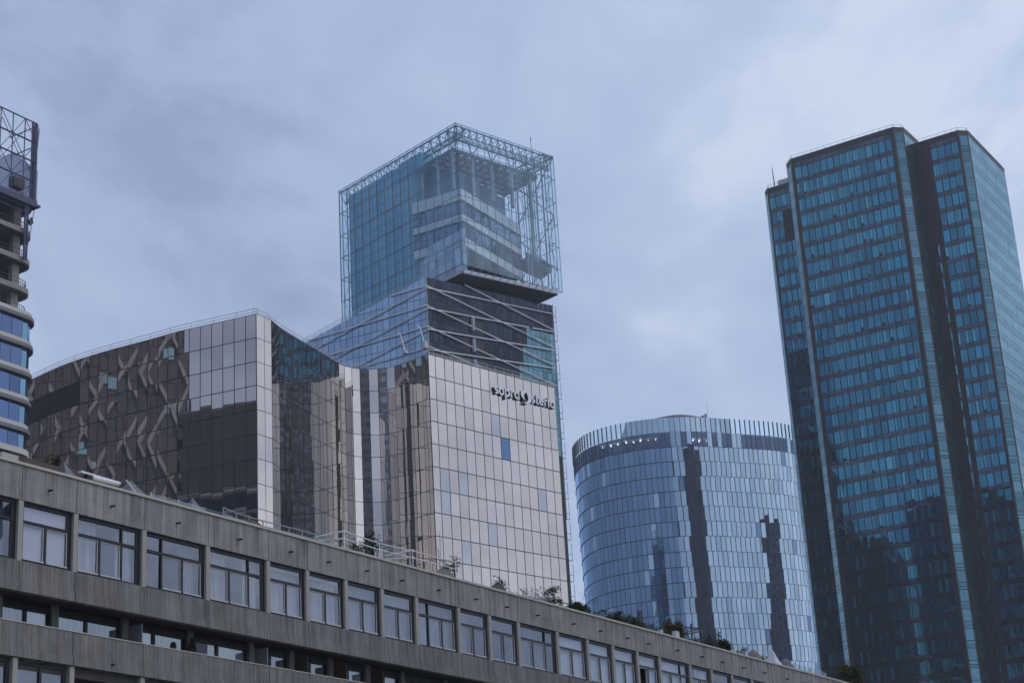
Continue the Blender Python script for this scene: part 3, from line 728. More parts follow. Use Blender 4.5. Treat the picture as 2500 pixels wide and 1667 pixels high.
rg = random.Random(21)
P_b, P_b2, P_c, P_c2 = Vector((64.15, 378.3, 0)), Vector((64.8, 375.35, 0)), Vector((85.5, 362.25, 0)), Vector((87.75, 362.8, 0))
P_d = P_c2 + dS * 22
block('main_block', [P_b, P_b2, P_c, P_c2, P_d, P_b + dS * 22], 179)
P_e = P_c2 + dS * 6.4; P_f, P_g, P_h = Vector((99.2, 361.6, 0)), Vector((101.4, 362.15, 0)), Vector((114.3, 383.2, 0))
P_e2 = P_f - dF * ((P_f - P_e).dot(dF) + .4)
block('side_block', [P_e2, P_f, P_g, P_h, P_h - dF * 25, P_e2 + dS * 20], 177)
P_a, P_a2 = Vector((60.2, 388.3, 0)), Vector((60.5, 386.3, 0)); P_a3 = P_a2 + dF * 6.4
block('rear_block', [P_a, P_a2, P_a3, P_a3 + dS * 16, P_a + dS * 16], 177)
panes = []
facade(panes, P_b2, P_c, 179, 15, 40, 'front')
wf = (P_f - P_e2).length
pF = P_f - dF * 6.9
facade(panes, pF, P_f, 177, 4, 40, 'front', .3)
facade(panes, P_a2, P_a3, 177, 4, 40, 'front', .4, dark={(2, 2), (3, 2), (2, 3), (3, 3)})
pane_parts('window_pane', panes, DT, 300, .03, .0022)
panes = []
facade(panes, P_c, P_c2, 179, 1, 40, 'corner', .25); facade(panes, P_f, P_g, 177, 1, 40, 'corner', .25)
facade(panes, P_b, P_b2, 179, 1, 60, 'side', .25); facade(panes, P_a, P_a2, 177, 1, 60, 'side', .2)
facade(panes, P_c2, P_e, 179, 4, 60, 'side', .1); facade(panes, P_g, P_h, 177, 16, 60, 'side', .15)
pane_parts('side_pane', panes, DT, 300, .03, .0018)
# dim re-entrant corner reflection put into dark ribbed panels, with two louvred plant openings
panes = []; rb = MB()
for i in range(6):
    p, q = P_e2 + (pF - P_e2) * (i / 6), P_e2 + (pF - P_e2) * ((i + 1) / 6); rb.bar(p + nF * .12 + UP * 30, p + nF * .12 + UP * 176.5, .12, .2, up=nF)
    for k in range(34):
        z = 176 - STO * k
        panes.append(wall_pane(p, q, z - STO, z, .05, .02, GAN_X if not (i == 4 and k % 1 == 0 and k > 5 and (k * 7) % 5 != 0) else GAN_S))
        if i in (4, 5) and k in (0, 1): rb.box(p + nF * .06 + UP * (z - 3.2), (q - p), nF * .05, UP * 2.6)
pane_parts('dark_panel', panes, DT, 200, .03, .001); o = rb.build('ribs', GAN_X, DT); o['kind'] = 'stuff'
lt = MB()
for k in range(6, 34):
    z = 176 - STO * k; p = P_e2 + (pF - P_e2) * .70; lt.box(p + nF * .05 + UP * (z - 2.7), dF * .30, nF * .05, UP * 2.0)
o = lt.build('slit_window', GAN_L, DT); o['kind'] = 'stuff'
rr = MB()
for poly, H in (((P_b, P_b2, P_c, P_c2, P_c2 + dS * 9), 179), ((P_e2, P_f, P_g, P_h), 177), ((P_a, P_a2, P_a3), 177)):
    for p, q in zip(poly, poly[1:]):
        rr.bar(p + UP * (H + .06), q + UP * (H + .06), .18, .14); n = (q - p).cross(UP).normalized() * -.35
        rr.bar(p + n + UP * (H + .95), q + n + UP * (H + .95), .05); m = max(1, round((q - p).length / 1.6))
        for i in range(m + 1): t = p.lerp(q, i / m) + n; rr.bar(t + UP * H, t + UP * (H + .95), .05)
rr.build('roof_railing', STEELB, DT)
pm = MB(); b0 = P_a2.lerp(P_a3, .35) + dS * 1.2; pm.box(b0 + UP * 177, dF * 6, dS * 3, UP * 1.9); pm.build('roof_box', STEEL_L, DT)
mp = on_z(1850 + 132 / 3.266, 280 + 548 / 3.266, 177.5); MB().tube([mp - UP * .6, mp + Vector((-.07, 0, 2.0)), mp + Vector((-.14, 0, 4.0))], .14, 6, .08).build('roof_mast', DARKM, DT)

# ================================================================== round silver blue tower
RT = thing('round_glass_tower', 'rounded silver blue glass tower with overlapping panes and an open glass rim', 'office tower', (48, 528, 0))
rim = [(16.2, 526.5), (16.9, 521.6), (18.5, 516.5), (20.6, 512.6), (23.4, 509.5), (27.2, 506.7), (31.5, 504.7), (37.3, 503.0), (43.9, 502.5), (49.5, 503.2), (55.0, 504.9), (60.9, 507.2), (67.3, 509.5), (72.7, 511.8), (76.8, 514.2), (80.3, 517.4), (83.2, 522), (84.3, 528), (83, 537), (77, 546), (66, 552), (50, 555), (34, 552), (22, 544), (16.8, 534), (16.2, 526.5)]
ring = catmull(rim, 8); ring = resample(ring, 1.56)[:-1]; nR2 = len(ring)
cen = Vector((50, 529, 0))
def fl(p, z): return cen + (p - cen) * (1 - .00045 * max(0, 160 - z)) if z < 160 else p
levels = [160.4, 156.0, 151.6] + [151.6 - 4.34 * i for i in range(1, 22)]
def ringpoly(off, z, pts=None):
    return [tuple((fl(p, z) + (cen - p).normalized() * off).to_2d()) for p in (pts or ring)]
MB().prism(ringpoly(.35, 100), 0, levels[2]).build('core_wall', DARKM, RT)
MB().prism([tuple((p + (cen - p).normalized() * (4.0 if p.x < 50 and p.y < 530 else 12.0)).to_2d()) for p in ring], levels[2], levels[1] - .4).build('upper_core', DARKM, RT)
# curved plant room rising in the middle of the roof
pp = [p for p in ring if 30.0 < p.x < 62 and p.y < 512]; pp.sort(key=lambda p: p.x)
lo = [(p.x, p.y + .8) for p in pp] + [(62, 526), (30, 526)]
MB().prism(lo, levels[1], lambda x, y: 160.1 + 1.25 * math.exp(-((x - 46.5) / 7.5) ** 2)).build('plant_room', LEDGE_D, RT)
slabs = MB(); slabs.prism(ringpoly(.3, 156), levels[1] - .35, levels[1] + .05); slabs.build('roof_slab', BANDW, RT)
panes, fins, rimg, hall = [], MB(), [], []
ro = random.Random(5)
idx = [i for i in range(nR2) if (ring[i] - cen).y < 6]
for i in idx:
    a, b = ring[i], ring[(i + 1) % nR2]
    if (b - a).cross(UP).dot(a - cen) < 0: a, b = b, a
    x = (a.x + b.x) / 2
    for k in range(len(levels) - 1):
        z1, z0 = levels[k], levels[k + 1]; zm_ = (z0 + z1) / 2
        pa, pb = fl(a, zm_), fl(b, zm_); d = (pb - pa).normalized(); n = d.cross(UP)
        if k == 0:
            solid = 30.5 < x < 61.5; (panes if solid else rimg).append(wall_pane(pa, pb, z0, z1, .05, .06, ALTO if solid else ALTO_T))
            fins.bar(pa + UP * (z0 + .1) + n * .1, pa + UP * (z1 - .1) + n * .1, .20 if not solid else .08, .35, up=n); continue
        if x < 44.0:
            sh = 0; mt = ALTO_D if ro.random() < (.97 if x > 22 else .9) else ALTO
            if k == 1: hall.append(wall_pane(pa, pb, z0, z1, .03, .06, ALTO_H)); fins.bar(pa + UP * z0 + n * .1, pa + UP * z1 + n * .1, .10, .2, up=n); continue
            g_ = wall_pane(pa, pb, z0, z1, .065, .06, mt); panes.append(g_)
            if ro.random() < .0: pass
        else:
            # overlapping panes: each swings out at its right edge and steps half a pane floor by floor
            st = ((k % 4) - 1.5) * .22; pa2, pb2 = pa + d * st, pb + d * st
            rot = .10; o, u, v, m = wall_pane(pa2, pb2, z0, z1, .03, .05, ALTO if ro.random() < .97 else ALTO_D)
            u = u + n * rot * u.length
            o = o - n * .02
            v = v + n * .12
            if k == 1: hall.append((o, u, v, ALTO_H if ro.random() < .6 else ALTO)); fins.bar(pa + UP * z0 + n * .1, pa + UP * z1 + n * .1, .14, .3, up=n); continue
            panes.append((o, u, v, m)); q = o + u * 1.03; fins.box(q - n * .32, d * .20, n * .28, v)
pane_parts('glass_pane', panes, RT, 300, .16, .004); pane_parts('rim_glass', rimg, RT, 120, .04, .002); pane_parts('hall_glass', hall, RT, 120, .04, .003)
o = fins.build('glass_fins', GAN_F, RT); o['kind'] = 'stuff'
fb = MB()
for k in range(2, len(levels)):
    z = levels[k]; pts = [fl(ring[i], z) for i in idx]
    for i in idx:
        a, b = fl(ring[i], z), fl(ring[(i + 1) % nR2], z); fb.bar(a + UP * z, b + UP * z, .40, .16)
o = fb.build('floor_joints', GAN_F, RT); o['kind'] = 'stuff'
lm = MB()
for i in range(15):
    t = i / 14; p = Vector((24.5 + 30 * t, 509.5 - 4.2 * math.sin(math.pi * t) + ro.uniform(0, 1.5), 155.2)); lm.bar(p, p + Vector((ro.uniform(-.3, .3), 1.3, 0)), .26, .08)
o = lm.build('ceiling_lamps', LAMP, RT); o['kind'] = 'stuff'
mp = on_z(1370 + 818 / 2.283, 980 + 88 / 2.283, 160.6); m_ = MB(); m_.tube([mp, mp + UP * 4.6], .06, 5, .03); m_.build('roof_antenna', DARKM, RT)
b_ = MB(); b_.box(mp + Vector((-1.8, 0, -.2)), (.7, 0, 0), (0, .7, 0), (0, 0, .9)); b_.box(mp + Vector((-.9, 0, -.2)), (.6, 0, 0), (0, .7, 0), (0, 0, 1.3)); o = b_.build('roof_boxes', LEDGE_D, RT); o['kind'] = 'stuff'

# ================================================================== tower under construction, left edge
CT = thing('unfinished_tower', 'unfinished tower at the left edge, glazed below and bare concrete floors above', 'tower', (-80, 232, 0))
aF = 32.0; dW = dirv(aF); nW = dW.cross(UP); cW = Vector((-64.6, 235.2, 0))
def corner_ring(off, r=3.0, far=26.0):
    """outline pushed out by off: visible face, rounded corner, rear face"""
    r2 = r + off; base = cW - dW * 3.0 - nW * 3.0; pts = [base - dW * far + nW * r2]
    for i in range(9):
        t = R(90 * i / 8); pts.append(base + nW * r2 * math.cos(t) + dW * r2 * math.sin(t))
    pts.append(base - nW * 36 + dW * r2); return pts
def slab(off, z0, z1, name, mat, far=26.0):
    pts = corner_ring(off, far=far); back = [pts[-1] - dW * (far + 3), pts[0] - nW * 36]
    return MB().prism([(p.x, p.y) for p in pts + back[:1]], z0, z1).build(name, mat, CT)
slab(-.45, 0, 76.0, 'lower_core', DARKM)
slab(-.45, 76.0, 95.1, 'core_wall', DARKM)
lz = [95.1, 91.05, 87.0, 83.05, 79.1]
panes = []
for j, z in enumerate(lz):
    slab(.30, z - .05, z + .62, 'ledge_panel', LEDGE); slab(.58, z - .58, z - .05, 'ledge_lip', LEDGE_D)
    pts = corner_ring(.0); wid = 1.75; zb_ = (lz[j + 1] + .62) if j < 4 else 76.2
    a, b = pts[0], pts[1]; n = int((b - a).length / wid)
    for i in range(n): p, q = b - (b - a) * ((i + 1) / n), b - (b - a) * (i / n); panes.append(wall_pane(p, q, zb_, z - .58, .04, .02, HEK))
    for i in range(1, len(pts) - 2, 2): panes.append(wall_pane(pts[i], pts[i + 2] if i + 2 < len(pts) else pts[-1], zb_, z - .58, .03, .02, HEK_C))
    a, b = pts[-2], pts[-1]; n = 16
    for i in range(n): panes.append(wall_pane(a.lerp(b, i / n), a.lerp(b, (i + 1) / n), zb_, z - .58, .04, .02, HEK))
pane_parts('glass_pane', panes, CT, 300, .04, .003)
slab(.5, 75.4, 76.2, 'ledge_panel', LEDGE)
for z in (98.75, 103.05, 107.3, 111.6):
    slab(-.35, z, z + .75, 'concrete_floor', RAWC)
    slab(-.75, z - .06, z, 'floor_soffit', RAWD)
for z0, z1 in ((95.7, 98.7), (99.5, 103.0), (103.8, 107.25), (108.05, 111.55)):
    p = cW - dW * 2.6 - nW * 1.5
    for k in range(5): MB().box(p - dW * (k * 5.2) + UP * z0, -dW * 1.25, -nW * .8, UP * (z1 - z0)).build('concrete_column', RAWC, CT)
    for k in range(1, 5): MB().box(p - nW * (k * 6.5) + UP * z0, -dW * .8, -nW * 1.2, UP * (z1 - z0)).build('concrete_column', RAWC, CT)
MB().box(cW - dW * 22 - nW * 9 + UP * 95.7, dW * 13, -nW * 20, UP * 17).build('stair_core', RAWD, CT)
for z in (95.72, 99.5, 103.8, 108.05):
    t = MB(); pts = corner_ring(-.75)
    for a, b in zip(pts, pts[1:]):
        for h in (.55, 1.1): t.bar(a + UP * (z + h), b + UP * (z + h), .06)
        m = max(1, round((b - a).length / 1.6))
        for i in range(m): q = a.lerp(b, i / m); t.bar(q + UP * z, q + UP * (z + 1.1), .05)
    t.build('guard_rail', DARKM, CT)
MB().box(cW - dW * .6 - nW * 4.5 + UP * 95.8 + dW * .75, -nW * 31, -dW * .3, UP * 15.9).build('added_rear_wall', RAWD, CT)  # added out of view, darkens the rear floors mirrored in the bronze wing
SC = thing('safety_screen', 'violet steel safety screen of braced frames round the top of the unfinished tower', 'scaffold', tuple(cW + UP * 112))
def pt(s, n, z): return cW - dW * s + nW * n + UP * z
fm = MB(); hz = [112.4, 115.4, 118.4, 121.4, 124.5]
for n0 in (.1,):
    for k, z in enumerate(hz): fm.tube([pt(1.8, n0, z), pt(27, n0, z)], .10 if k in (0, 4) else .12)
    for i in range(12):
        s0 = 1.8 + 2.2 * i; fm.tube([pt(s0, n0, 112.2), pt(s0, n0, 124.5)], .08)
        for k in range(4):
            a, b = (hz[k], hz[k + 1]) if (i + k) % 2 else (hz[k + 1], hz[k]); fm.tube([pt(s0, n0, a), pt(s0 + 2.2, n0, b)], .055)
            if k > 1: fm.tube([pt(s0 + 2.2, n0 - 2.2, a), pt(s0, n0 - 2.2, b)], .05)
fm.build('screen_frame', PURPLE, SC)
cf = MB()
for s0, n0 in ((2.5, .0), (1.9, -.1), (1.45, -.2), (1.3, -1.0)):
    cf.tube([pt(s0, n0, 111.8), pt(s0, n0, 124.6)], .14)
    for z in hz: cf.tube([pt(2.5, .0, z), pt(s0, n0, z)], .08)
for z in hz: cf.tube([pt(1.3, -1.0, z), pt(1.3, -6, z)], .08)
cf.tube([pt(1.0, -.3, 124.2), pt(1.3, -.5, 118), pt(1.6, -.7, 112)], .07)
cf.build('corner_posts', PURPLE, SC)
pb = MB(); pb.box(pt(1.6, .0, 111.5), dW * -27, nW * .5, UP * .95); pb.build('platform_beam', PURPLE, SC)
pb = MB(); pb.box(pt(.6, .1, 111.9), dW * -3.2, nW * -2, UP * .30); pb.build('platform', PURPLE, SC)
for dz, ss in ((109.5, 1.6), (109.1, 2.0)): MB().tube([pt(ss + 1.0, .5, dz), pt(ss - .5, -.9, dz + .2)], .17).build('walkway_tube', PURPLE, SC)
lg2 = MB()
for s0, n0 in ((2.9, .12), (3.35, .12), (9, .12), (16, .12)): lg2.tube([pt(s0, n0, 112), pt(s0, n0, 103.2)], .16)
lg2.tube([pt(1.2, -.4, 112), pt(2.7, .1, 105.4)], .06); lg2.tube([pt(1.3, -.9, 109), pt(2.6, .1, 106.2)], .06)
for z in (110.3, 107.0): lg2.tube([pt(2.9, .12, z), pt(26, .12, z)], .09)
lg2.build('hanging_legs', PURPLE, SC)
nb = MB(); nb.face([pt(-.2, -1.6, 112.5), pt(9, -1.6, 112.5), pt(9, -1.6, 116.2), pt(4.5, -1.6, 119.6), pt(-.2, -1.6, 118.4)]); nb.face([pt(-.2, -1.62, 112.5), pt(-.2, -1.62, 118.4), pt(4.5, -1.62, 119.6), pt(9, -1.62, 116.2), pt(9, -1.62, 112.5)])
nb.build('netting', NETTING, SC)
wb = MB(); wb.box(pt(3.0, -.6, 114.1), dW * -1.9, nW * -1.2, UP * 1.5); wb.build('site_box', RAWD, SC)

# ================================================================== towers outside the frame that the glass mirrors
LT = thing('braced_office_tower', 'brown office tower with pale crossed braces, seen only mirrored in the left bronze wing', 'office tower', (-140, 275, 0))
X0, Y0, Y1, HL = -125.0, 232.0, 322.0, 154.0
MB().box((X0 - 24, Y0, 0), (23.7, 0, 0), (0, Y1 - Y0, 0), (0, 0, HL)).build('core_wall', LAT_J, LT)
rl_ = random.Random(11); cl_ = MB(); wn_ = MB()
ny, nz_ = 34, 41; wy, hz_ = (Y1 - Y0) / ny, HL / nz_
for i in range(ny):
    for k in range(6, nz_):
        y, z = Y0 + wy * i + (k % 2) * .6, hz_ * k
        cl_.box((X0 - .3, y + .08, z + .07), (.14 + rl_.uniform(0, .12), 0, 0), (0, wy - .16, 0), (0, 0, hz_ - .14))
        if rl_.random() < .10: wn_.box((X0 - .05, y + .35, z + .5), (.1, 0, 0), (0, wy * .7, 0), (0, 0, hz_ * .68))
o = cl_.build('cladding', LAT_P, LT); o['kind'] = 'stuff'; o = wn_.build('window', LAT_W, LT); o['kind'] = 'stuff'
br = MB(); bw, bh = 9.0, 15.2
for i in range(11):
    for k in range(2, 11):
        y, z = Y0 + bw * i - 4, bh * k; j1, j2 = rl_.uniform(-.7, .7), rl_.uniform(-.7, .7)
        for (ya, za, yb, zb2) in ((y + .4, z, y + bw / 2 - .25 + j1, z + bh / 2), (y + bw - .4, z, y + bw / 2 + .25 + j1, z + bh / 2), (y + bw / 2 - .25 + j1, z + bh / 2, y + .4, z + bh), (y + bw / 2 + .25 + j1, z + bh / 2, y + bw - .4, z + bh)):
            if rl_.random() < .80 and zb2 < HL - 1 and Y0 - 1 < ya < Y1 and Y0 - 1 < yb < Y1:
                ym, zm2 = (ya + yb) / 2 + j2 * .5, (za + zb2) / 2
                for (p, q, w_) in (((ya, za), (ym, zm2), .80), ((ym, zm2), (yb, zb2), .64)): br.bar((X0 + .25, p[0], p[1]), (X0 + .25, q[0], q[1]), w_, .7, up=Vector((1, 0, 0)))
o = br.build('crossed_braces', LAT_B, LT); o['kind'] = 'stuff'
def back_tower(x, y, wx, wy, h, label, rot=0, mat=LAT_P):  # unseen blocks added only to put shapes into the glass reflections
    t = thing('unseen_block', label, 'unseen block', (x, y, 0)); ax, ay = Vector((math.cos(R(rot)), math.sin(R(rot)), 0)), Vector((-math.sin(R(rot)), math.cos(R(rot)), 0))
    o = Vector((x, y, 0)) - ax * wx / 2 - ay * wy / 2; MB().box(o, ax * wx, ay * wy, UP * h).build('wall', mat, t)
    b = MB(); rr_ = random.Random(int(x * 7 + y))
    for (p, d, L_, n) in ((o, ax, wx, -ay), (o + ax * wx, ay, wy, ax), (o + ax * wx + ay * wy, -ax, wx, ay), (o + ay * wy, -ay, wy, -ax)):
        m = int(L_ / 3.2)
        for i in range(m):
            for k in range(int(h / 3.6)):
                q = p + d * (L_ / m * i + .5) + n * .04 + UP * (3.6 * k + 1.1); b.face([q, q + d * (L_ / m - 1.0), q + d * (L_ / m - 1.0) + UP * 1.7, q + UP * 1.7])
    o2 = b.build('windows', GAN_S if rr_.random() < .6 else BLUEG, t); o2['kind'] = 'stuff'
back_tower(-150, 60, 46, 30, 96, 'dark slab block behind the photographer to the left, added unseen for reflections', 20, RAWD)
back_tower(-60, -120, 60, 26, 88, 'wide dark block behind the photographer, added unseen for reflections', -8, LAT_J)
back_tower(70, -160, 34, 34, 128, 'tall square tower behind the photographer, added unseen for reflections', 12, RAWD)
back_tower(175, 20, 30, 44, 84, 'grey slab block to the right of the square, added unseen for reflections', 5, RAWC)
back_tower(-230, 150, 30, 60, 120, 'brown slab tower far to the left, added unseen for reflections', 10, LAT_P)
back_tower(-192, 116, 40, 58, 186, 'very tall dark tower far behind to the left, added unseen for reflections', 0, LAT_J)

back_tower(150, 40, 62, 50, 226, 'very tall grey tower behind the photographer to the right, added unseen for reflections', 35, RAWC)
back_tower(194, 378, 32, 26, 165, 'slim dark tower out to the right of the stepped teal tower, added unseen for reflections', 40, LAT_J)
back_tower(-175, 16, 90, 50, 226, 'very tall grey tower behind the photographer to the left, added unseen for reflections', -27, RAWC)

# ================================================================== concrete terrace building in the foreground
FZ = 33.0; F0 = Vector((-10.84, 61.52, 0)); fD = dirv(FZ); fN = fD.cross(UP)
def F(s, z, d=0.0): return F0 + fD * s + fN * d + UP * z
def on_f(x, y, d=0.0):
    q = on_plane(x, y, F0 + fN * d, FZ); return (q - F0).dot(fD), q.z
TB = thing('concrete_terrace_building', 'long grey board marked concrete building with a window band in the foreground', 'building', tuple(F(20, 0, -6)))
S0, S1 = -17.0, 78.0
bays = [-17.0, -14.7, -11.4, -8.26, -6.0, -2.98, .06, 3.16, 5.32, 7.55, 9.75, 11.95, 14.8, 17.0, 19.15, 22.2, 24.7, 26.9, 29.1, 31.2, 34.2, 36.4, 38.6, 40.8, 43.8, 46.0, 48.2, 51.2, 53.4, 55.6, 58.6, 60.8, 63.0, 66.0, 68.2, 70.4, 73.4, 75.6, 78.0]
ZT, ZW1, ZW0, ZL1, ZL0, ZP1, ZP0, ZQ0 = 18.62, 17.52, 15.62, 14.98, 14.67, 13.73, 12.97, 12.68
def fbox(mb, s0, s1, z0, z1, d0, d1): return mb.box(F(s0, z0, d0), fD * (s1 - s0), fN * (d1 - d0), UP * (z1 - z0))
# mass behind everything: roof slab, floors, back
m = MB(); fbox(m, S0, S1, 17.56, 18.40, -14, -.22); m.build('roof_slab', CONC_L, TB)
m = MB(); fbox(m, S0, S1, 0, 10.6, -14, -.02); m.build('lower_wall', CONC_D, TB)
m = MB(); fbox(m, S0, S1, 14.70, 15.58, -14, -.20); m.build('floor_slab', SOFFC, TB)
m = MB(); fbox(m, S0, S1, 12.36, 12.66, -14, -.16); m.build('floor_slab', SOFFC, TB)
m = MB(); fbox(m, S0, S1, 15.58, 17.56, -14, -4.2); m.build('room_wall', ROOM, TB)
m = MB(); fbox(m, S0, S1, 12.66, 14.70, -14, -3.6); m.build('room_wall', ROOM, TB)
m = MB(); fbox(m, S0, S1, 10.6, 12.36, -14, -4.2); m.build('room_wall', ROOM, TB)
rf = random.Random(17)
posts, parts = [], []
wide_flip = 0
STYLE = {2: 'sheer', 3: 'lilac', 4: 'curtL', 5: 'plain', 6: 'curtL', 7: 'vertw', 8: 'vertw', 9: 'vert', 10: 'vert', 11: 'vert', 12: 'plain', 13: 'plain', 14: 'plain', 15: 'bright', 16: 'bright', 17: 'bright', 18: 'brightopen', 19: 'bright', 20: 'odd', 21: 'dark', 22: 'dark'}
for i in range(len(bays) - 1):
    a, b = bays[i], bays[i + 1]; wdt = b - a; j = .012
    # parapet panel, spandrel, lip, balcony panel and lip: one cast piece per bay
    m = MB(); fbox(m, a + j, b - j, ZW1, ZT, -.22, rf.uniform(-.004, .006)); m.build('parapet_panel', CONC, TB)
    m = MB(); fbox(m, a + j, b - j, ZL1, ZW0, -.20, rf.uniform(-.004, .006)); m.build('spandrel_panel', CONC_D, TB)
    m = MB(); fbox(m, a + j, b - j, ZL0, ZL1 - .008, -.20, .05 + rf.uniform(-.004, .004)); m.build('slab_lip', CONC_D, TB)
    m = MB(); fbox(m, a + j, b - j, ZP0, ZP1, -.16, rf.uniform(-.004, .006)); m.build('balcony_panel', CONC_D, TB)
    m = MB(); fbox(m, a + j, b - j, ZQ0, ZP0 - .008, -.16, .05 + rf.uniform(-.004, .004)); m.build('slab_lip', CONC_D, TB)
    for (z, mt) in ((18.02 + rf.uniform(-.03, .03), 1), (12.90, 0)):
        if z < 15 and i % 2: continue
        m = MB(); s_ = a + wdt * (.5 + rf.uniform(-.06, .06)); m.tube([F(s_, z, -.02), F(s_ - .02, z - .03, .20)], .035, 7); m.build('drain_spout', DARKM, TB)
    # post
    m = MB(); fbox(m, a - .09, a + .10, ZW0 + .005, ZW1 - .005, -.18, -.015); m.build('post', CONC_L, TB)
    # window
    st = STYLE.get(i, 'plain'); w0, w1 = a + .13, b - .22; z0, z1 = ZW0 + .03, ZW1 - .03; zt = ZW0 + (ZW1 - ZW0) * .665
    wn = thing('window', None, None, tuple(F((a + b) / 2, ZW0, -.15))); wn.parent = TB; wn.location = F((a + b) / 2, ZW0, -.15) - WL[TB]
    fr_ = MB(); D0, D1 = -.17, -.10
    fbox(fr_, w0, w1, z1 - .10, z1, D0, D1); fbox(fr_, w0, w1, z0 - .02, z0 + .05, D0, D1); fbox(fr_, w0, w0 + .06, z0, z1, D0, D1); fbox(fr_, w1 - .08, w1 + .14, z0, z1, D0 - .02, D1 - .02)
    wide = wdt > 2.6
    if wide:
        left = i % 2 == 1 if i > 4 else i != 4
        left = {4: False, 5: True, 6: False, 11: True, 14: False, 15: True, 20: False}.get(i, rf.random() < .5)
        xs = (w0 + (w1 - w0) * .28,) if left else (w0 + (w1 - w0) * .73,)
        v = xs[0]; fbox(fr_, v - .035, v + .035, z0, z1, D0, D1 + .01)
        la, lb = (v, w1) if left else (w0, v); mid = (la + lb) / 2
        cells = [(w0, v, z0, zt) if left else (v, w1, z0, zt), (w0, v, zt, z1) if left else (v, w1, zt, z1), (la, mid, z0, zt), (mid, lb, z0, zt), (la, lb, zt, z1)]
    else:
        mid = (w0 + w1) / 2; cells = [(w0, mid, z0, zt), (mid, w1, z0, zt), (w0, w1, zt, z1)]; la, lb = w0, w1
    fbox(fr_, w0, w1, zt - .05, zt + .05, D0, D1 + .005); fbox(fr_, mid - .045, mid + .045, z0, zt, D0, D1 + .01)
    fr_.build('frame', BLACKF, wn)
    sh = MB()
    for (p, q) in ((la, mid), (mid, lb)):
        fbox(sh, p + .055, q - .055, z0 + .05, z0 + .10, D0 + .02, D1 + .03); fbox(sh, p + .055, q - .055, zt - .085, zt - .055, D0 + .02, D1 - .01); fbox(sh, q - .08, q - .055, z0 + .1, zt - .085, D0 + .02, D1 - .01)
    sh.build('sash', PALEF, wn)
    for (p, q, u, v2) in cells:
        if st == 'brightopen' and p == la and v2 <= zt + .01 and q == mid: continue
        g = MB(); g.face([F(p + .02, u + .02, -.145), F(q - .02, u + .02, -.145 + rf.uniform(-.004, .004)), F(q - .02, v2 - .02, -.145 + rf.uniform(-.003, .003)), F(p + .02, v2 - .02, -.145)]); g.build('pane', WGLASS, wn)
    def cur(s0, s1, z0c, z1c, mt, wave=.05, d=-.40):
        c = MB(); n = max(2, int((s1 - s0) / .06)) if wave else 1
        for k in range(n):
            p, q = s0 + (s1 - s0) * k / n, s0 + (s1 - s0) * (k + 1) / n; o1, o2 = [(wave * math.sin(2.6 * kk) if wave else 0) for kk in (k, k + 1)]
            c.face([F(p, z0c, d + o1), F(q, z0c, d + o2), F(q, z1c, d + o2), F(p, z1c, d + o1)])
        c.build('curtain' if wave else 'blind', mt, wn)
    if st == 'sheer': cur(w0, w1, z0, z1, CURT_V, .012, -.5)
    if st == 'sheer': cur(w0 + .9, w0 + 1.5, z0, z1, CURT_W)
    if st == 'lilac': cur(w0, w1, z0, z1, BLIND, 0, -.22)
    if st == 'curtL':
        cur(w0, w0 + (w1 - w0) * .40, z0, z1, CURT_W); cur(w1 - (w1 - w0) * .27, w1, z0, z1, CURT_W)
    if st == 'vertw': cur(w0, w1, z0, z1 - .18, CURT_W); cur(w0, w1, z1 - .2, z1, BLIND_P, 0, -.26)
    if st == 'vert': cur(w0, w1, z0, z1, CURT_V, .012)
    if st == 'bright': cur(w0, w1, z0, z1, BLIND_P, 0, -.26)
    if st == 'brightopen': cur(w0, w1, zt, z1, BLIND_P, 0, -.26); cur(mid, w1, z0, zt, BLIND_P, 0, -.26)
    if st == 'odd': cur(w0, w0 + .35, z0, z1, BLIND_P, 0, -.26); cur(w0 + .7, w0 + 1.0, z0, z1, BLIND_P, 0, -.28); cur(w1 - .8, w1, z0, z1, BLIND_P, 0, -.26)
    if st == 'plain' and i < 20 and i != 13: cur(w0 + (0 if i != 5 else (w1 - w0) * .72), w1 if i != 12 else w0 + (w1 - w0) * .55, z0 + (z1 - z0) * rf.uniform(.0, .15), z1, CURT_V, .012, -.5)
    # loggia glazing set back behind the balcony
    lz0, lz1, D2 = 12.7, 14.46, -.95
    if i < 24:
        lo_ = thing('loggia_window', None, None, (0, 0, 0)); lo_.parent = TB; lo_.location = F((a + b) / 2, lz0, D2) - WL[TB]; WL[lo_] = F((a + b) / 2, lz0, D2)
        x0, x1 = a + .12, b - .15; mm = x0 + (x1 - x0) * (.5 if wdt < 2.6 else .46); f2 = MB()
        for p in (x0, mm, x1): fbox(f2, p - .055, p + .055, lz0, lz1 + .1, D2 - .05, D2 + .05)
        fbox(f2, x0 - .1, x1 + .1, lz1 - .05, lz1 + .235, D2 - .05, D2 + .05); fbox(f2, x0, x1, lz0, lz0 + .12, D2 - .05, D2 + .05); f2.build('frame', BLACKF, lo_)
        for (p, q) in ((x0, mm), (mm, x1)):
            g = MB(); g.face([F(p + .05, lz0 + .1, D2), F(q - .05, lz0 + .1, D2 + rf.uniform(-.006, .006)), F(q - .05, lz1 - .05, D2), F(p + .05, lz1 - .05, D2)]); g.build('pane', LGLASS, lo_)
            c = MB(); zz0 = lz0; c.face([F(p + .05, zz0, D2 - .10), F(q - .05, zz0, D2 - .10), F(q - .05, lz1, D2 - .10), F(p + .05, lz1, D2 - .10)]); c.build('blind', CURT_V if (i + (p == x0)) % 3 else BLIND_P, lo_)
        m = MB(); fbox(m, a - .16, a + .10, 12.67, 14.69, -1.2, -.78); m.build('loggia_pier', CONC_D, TB)
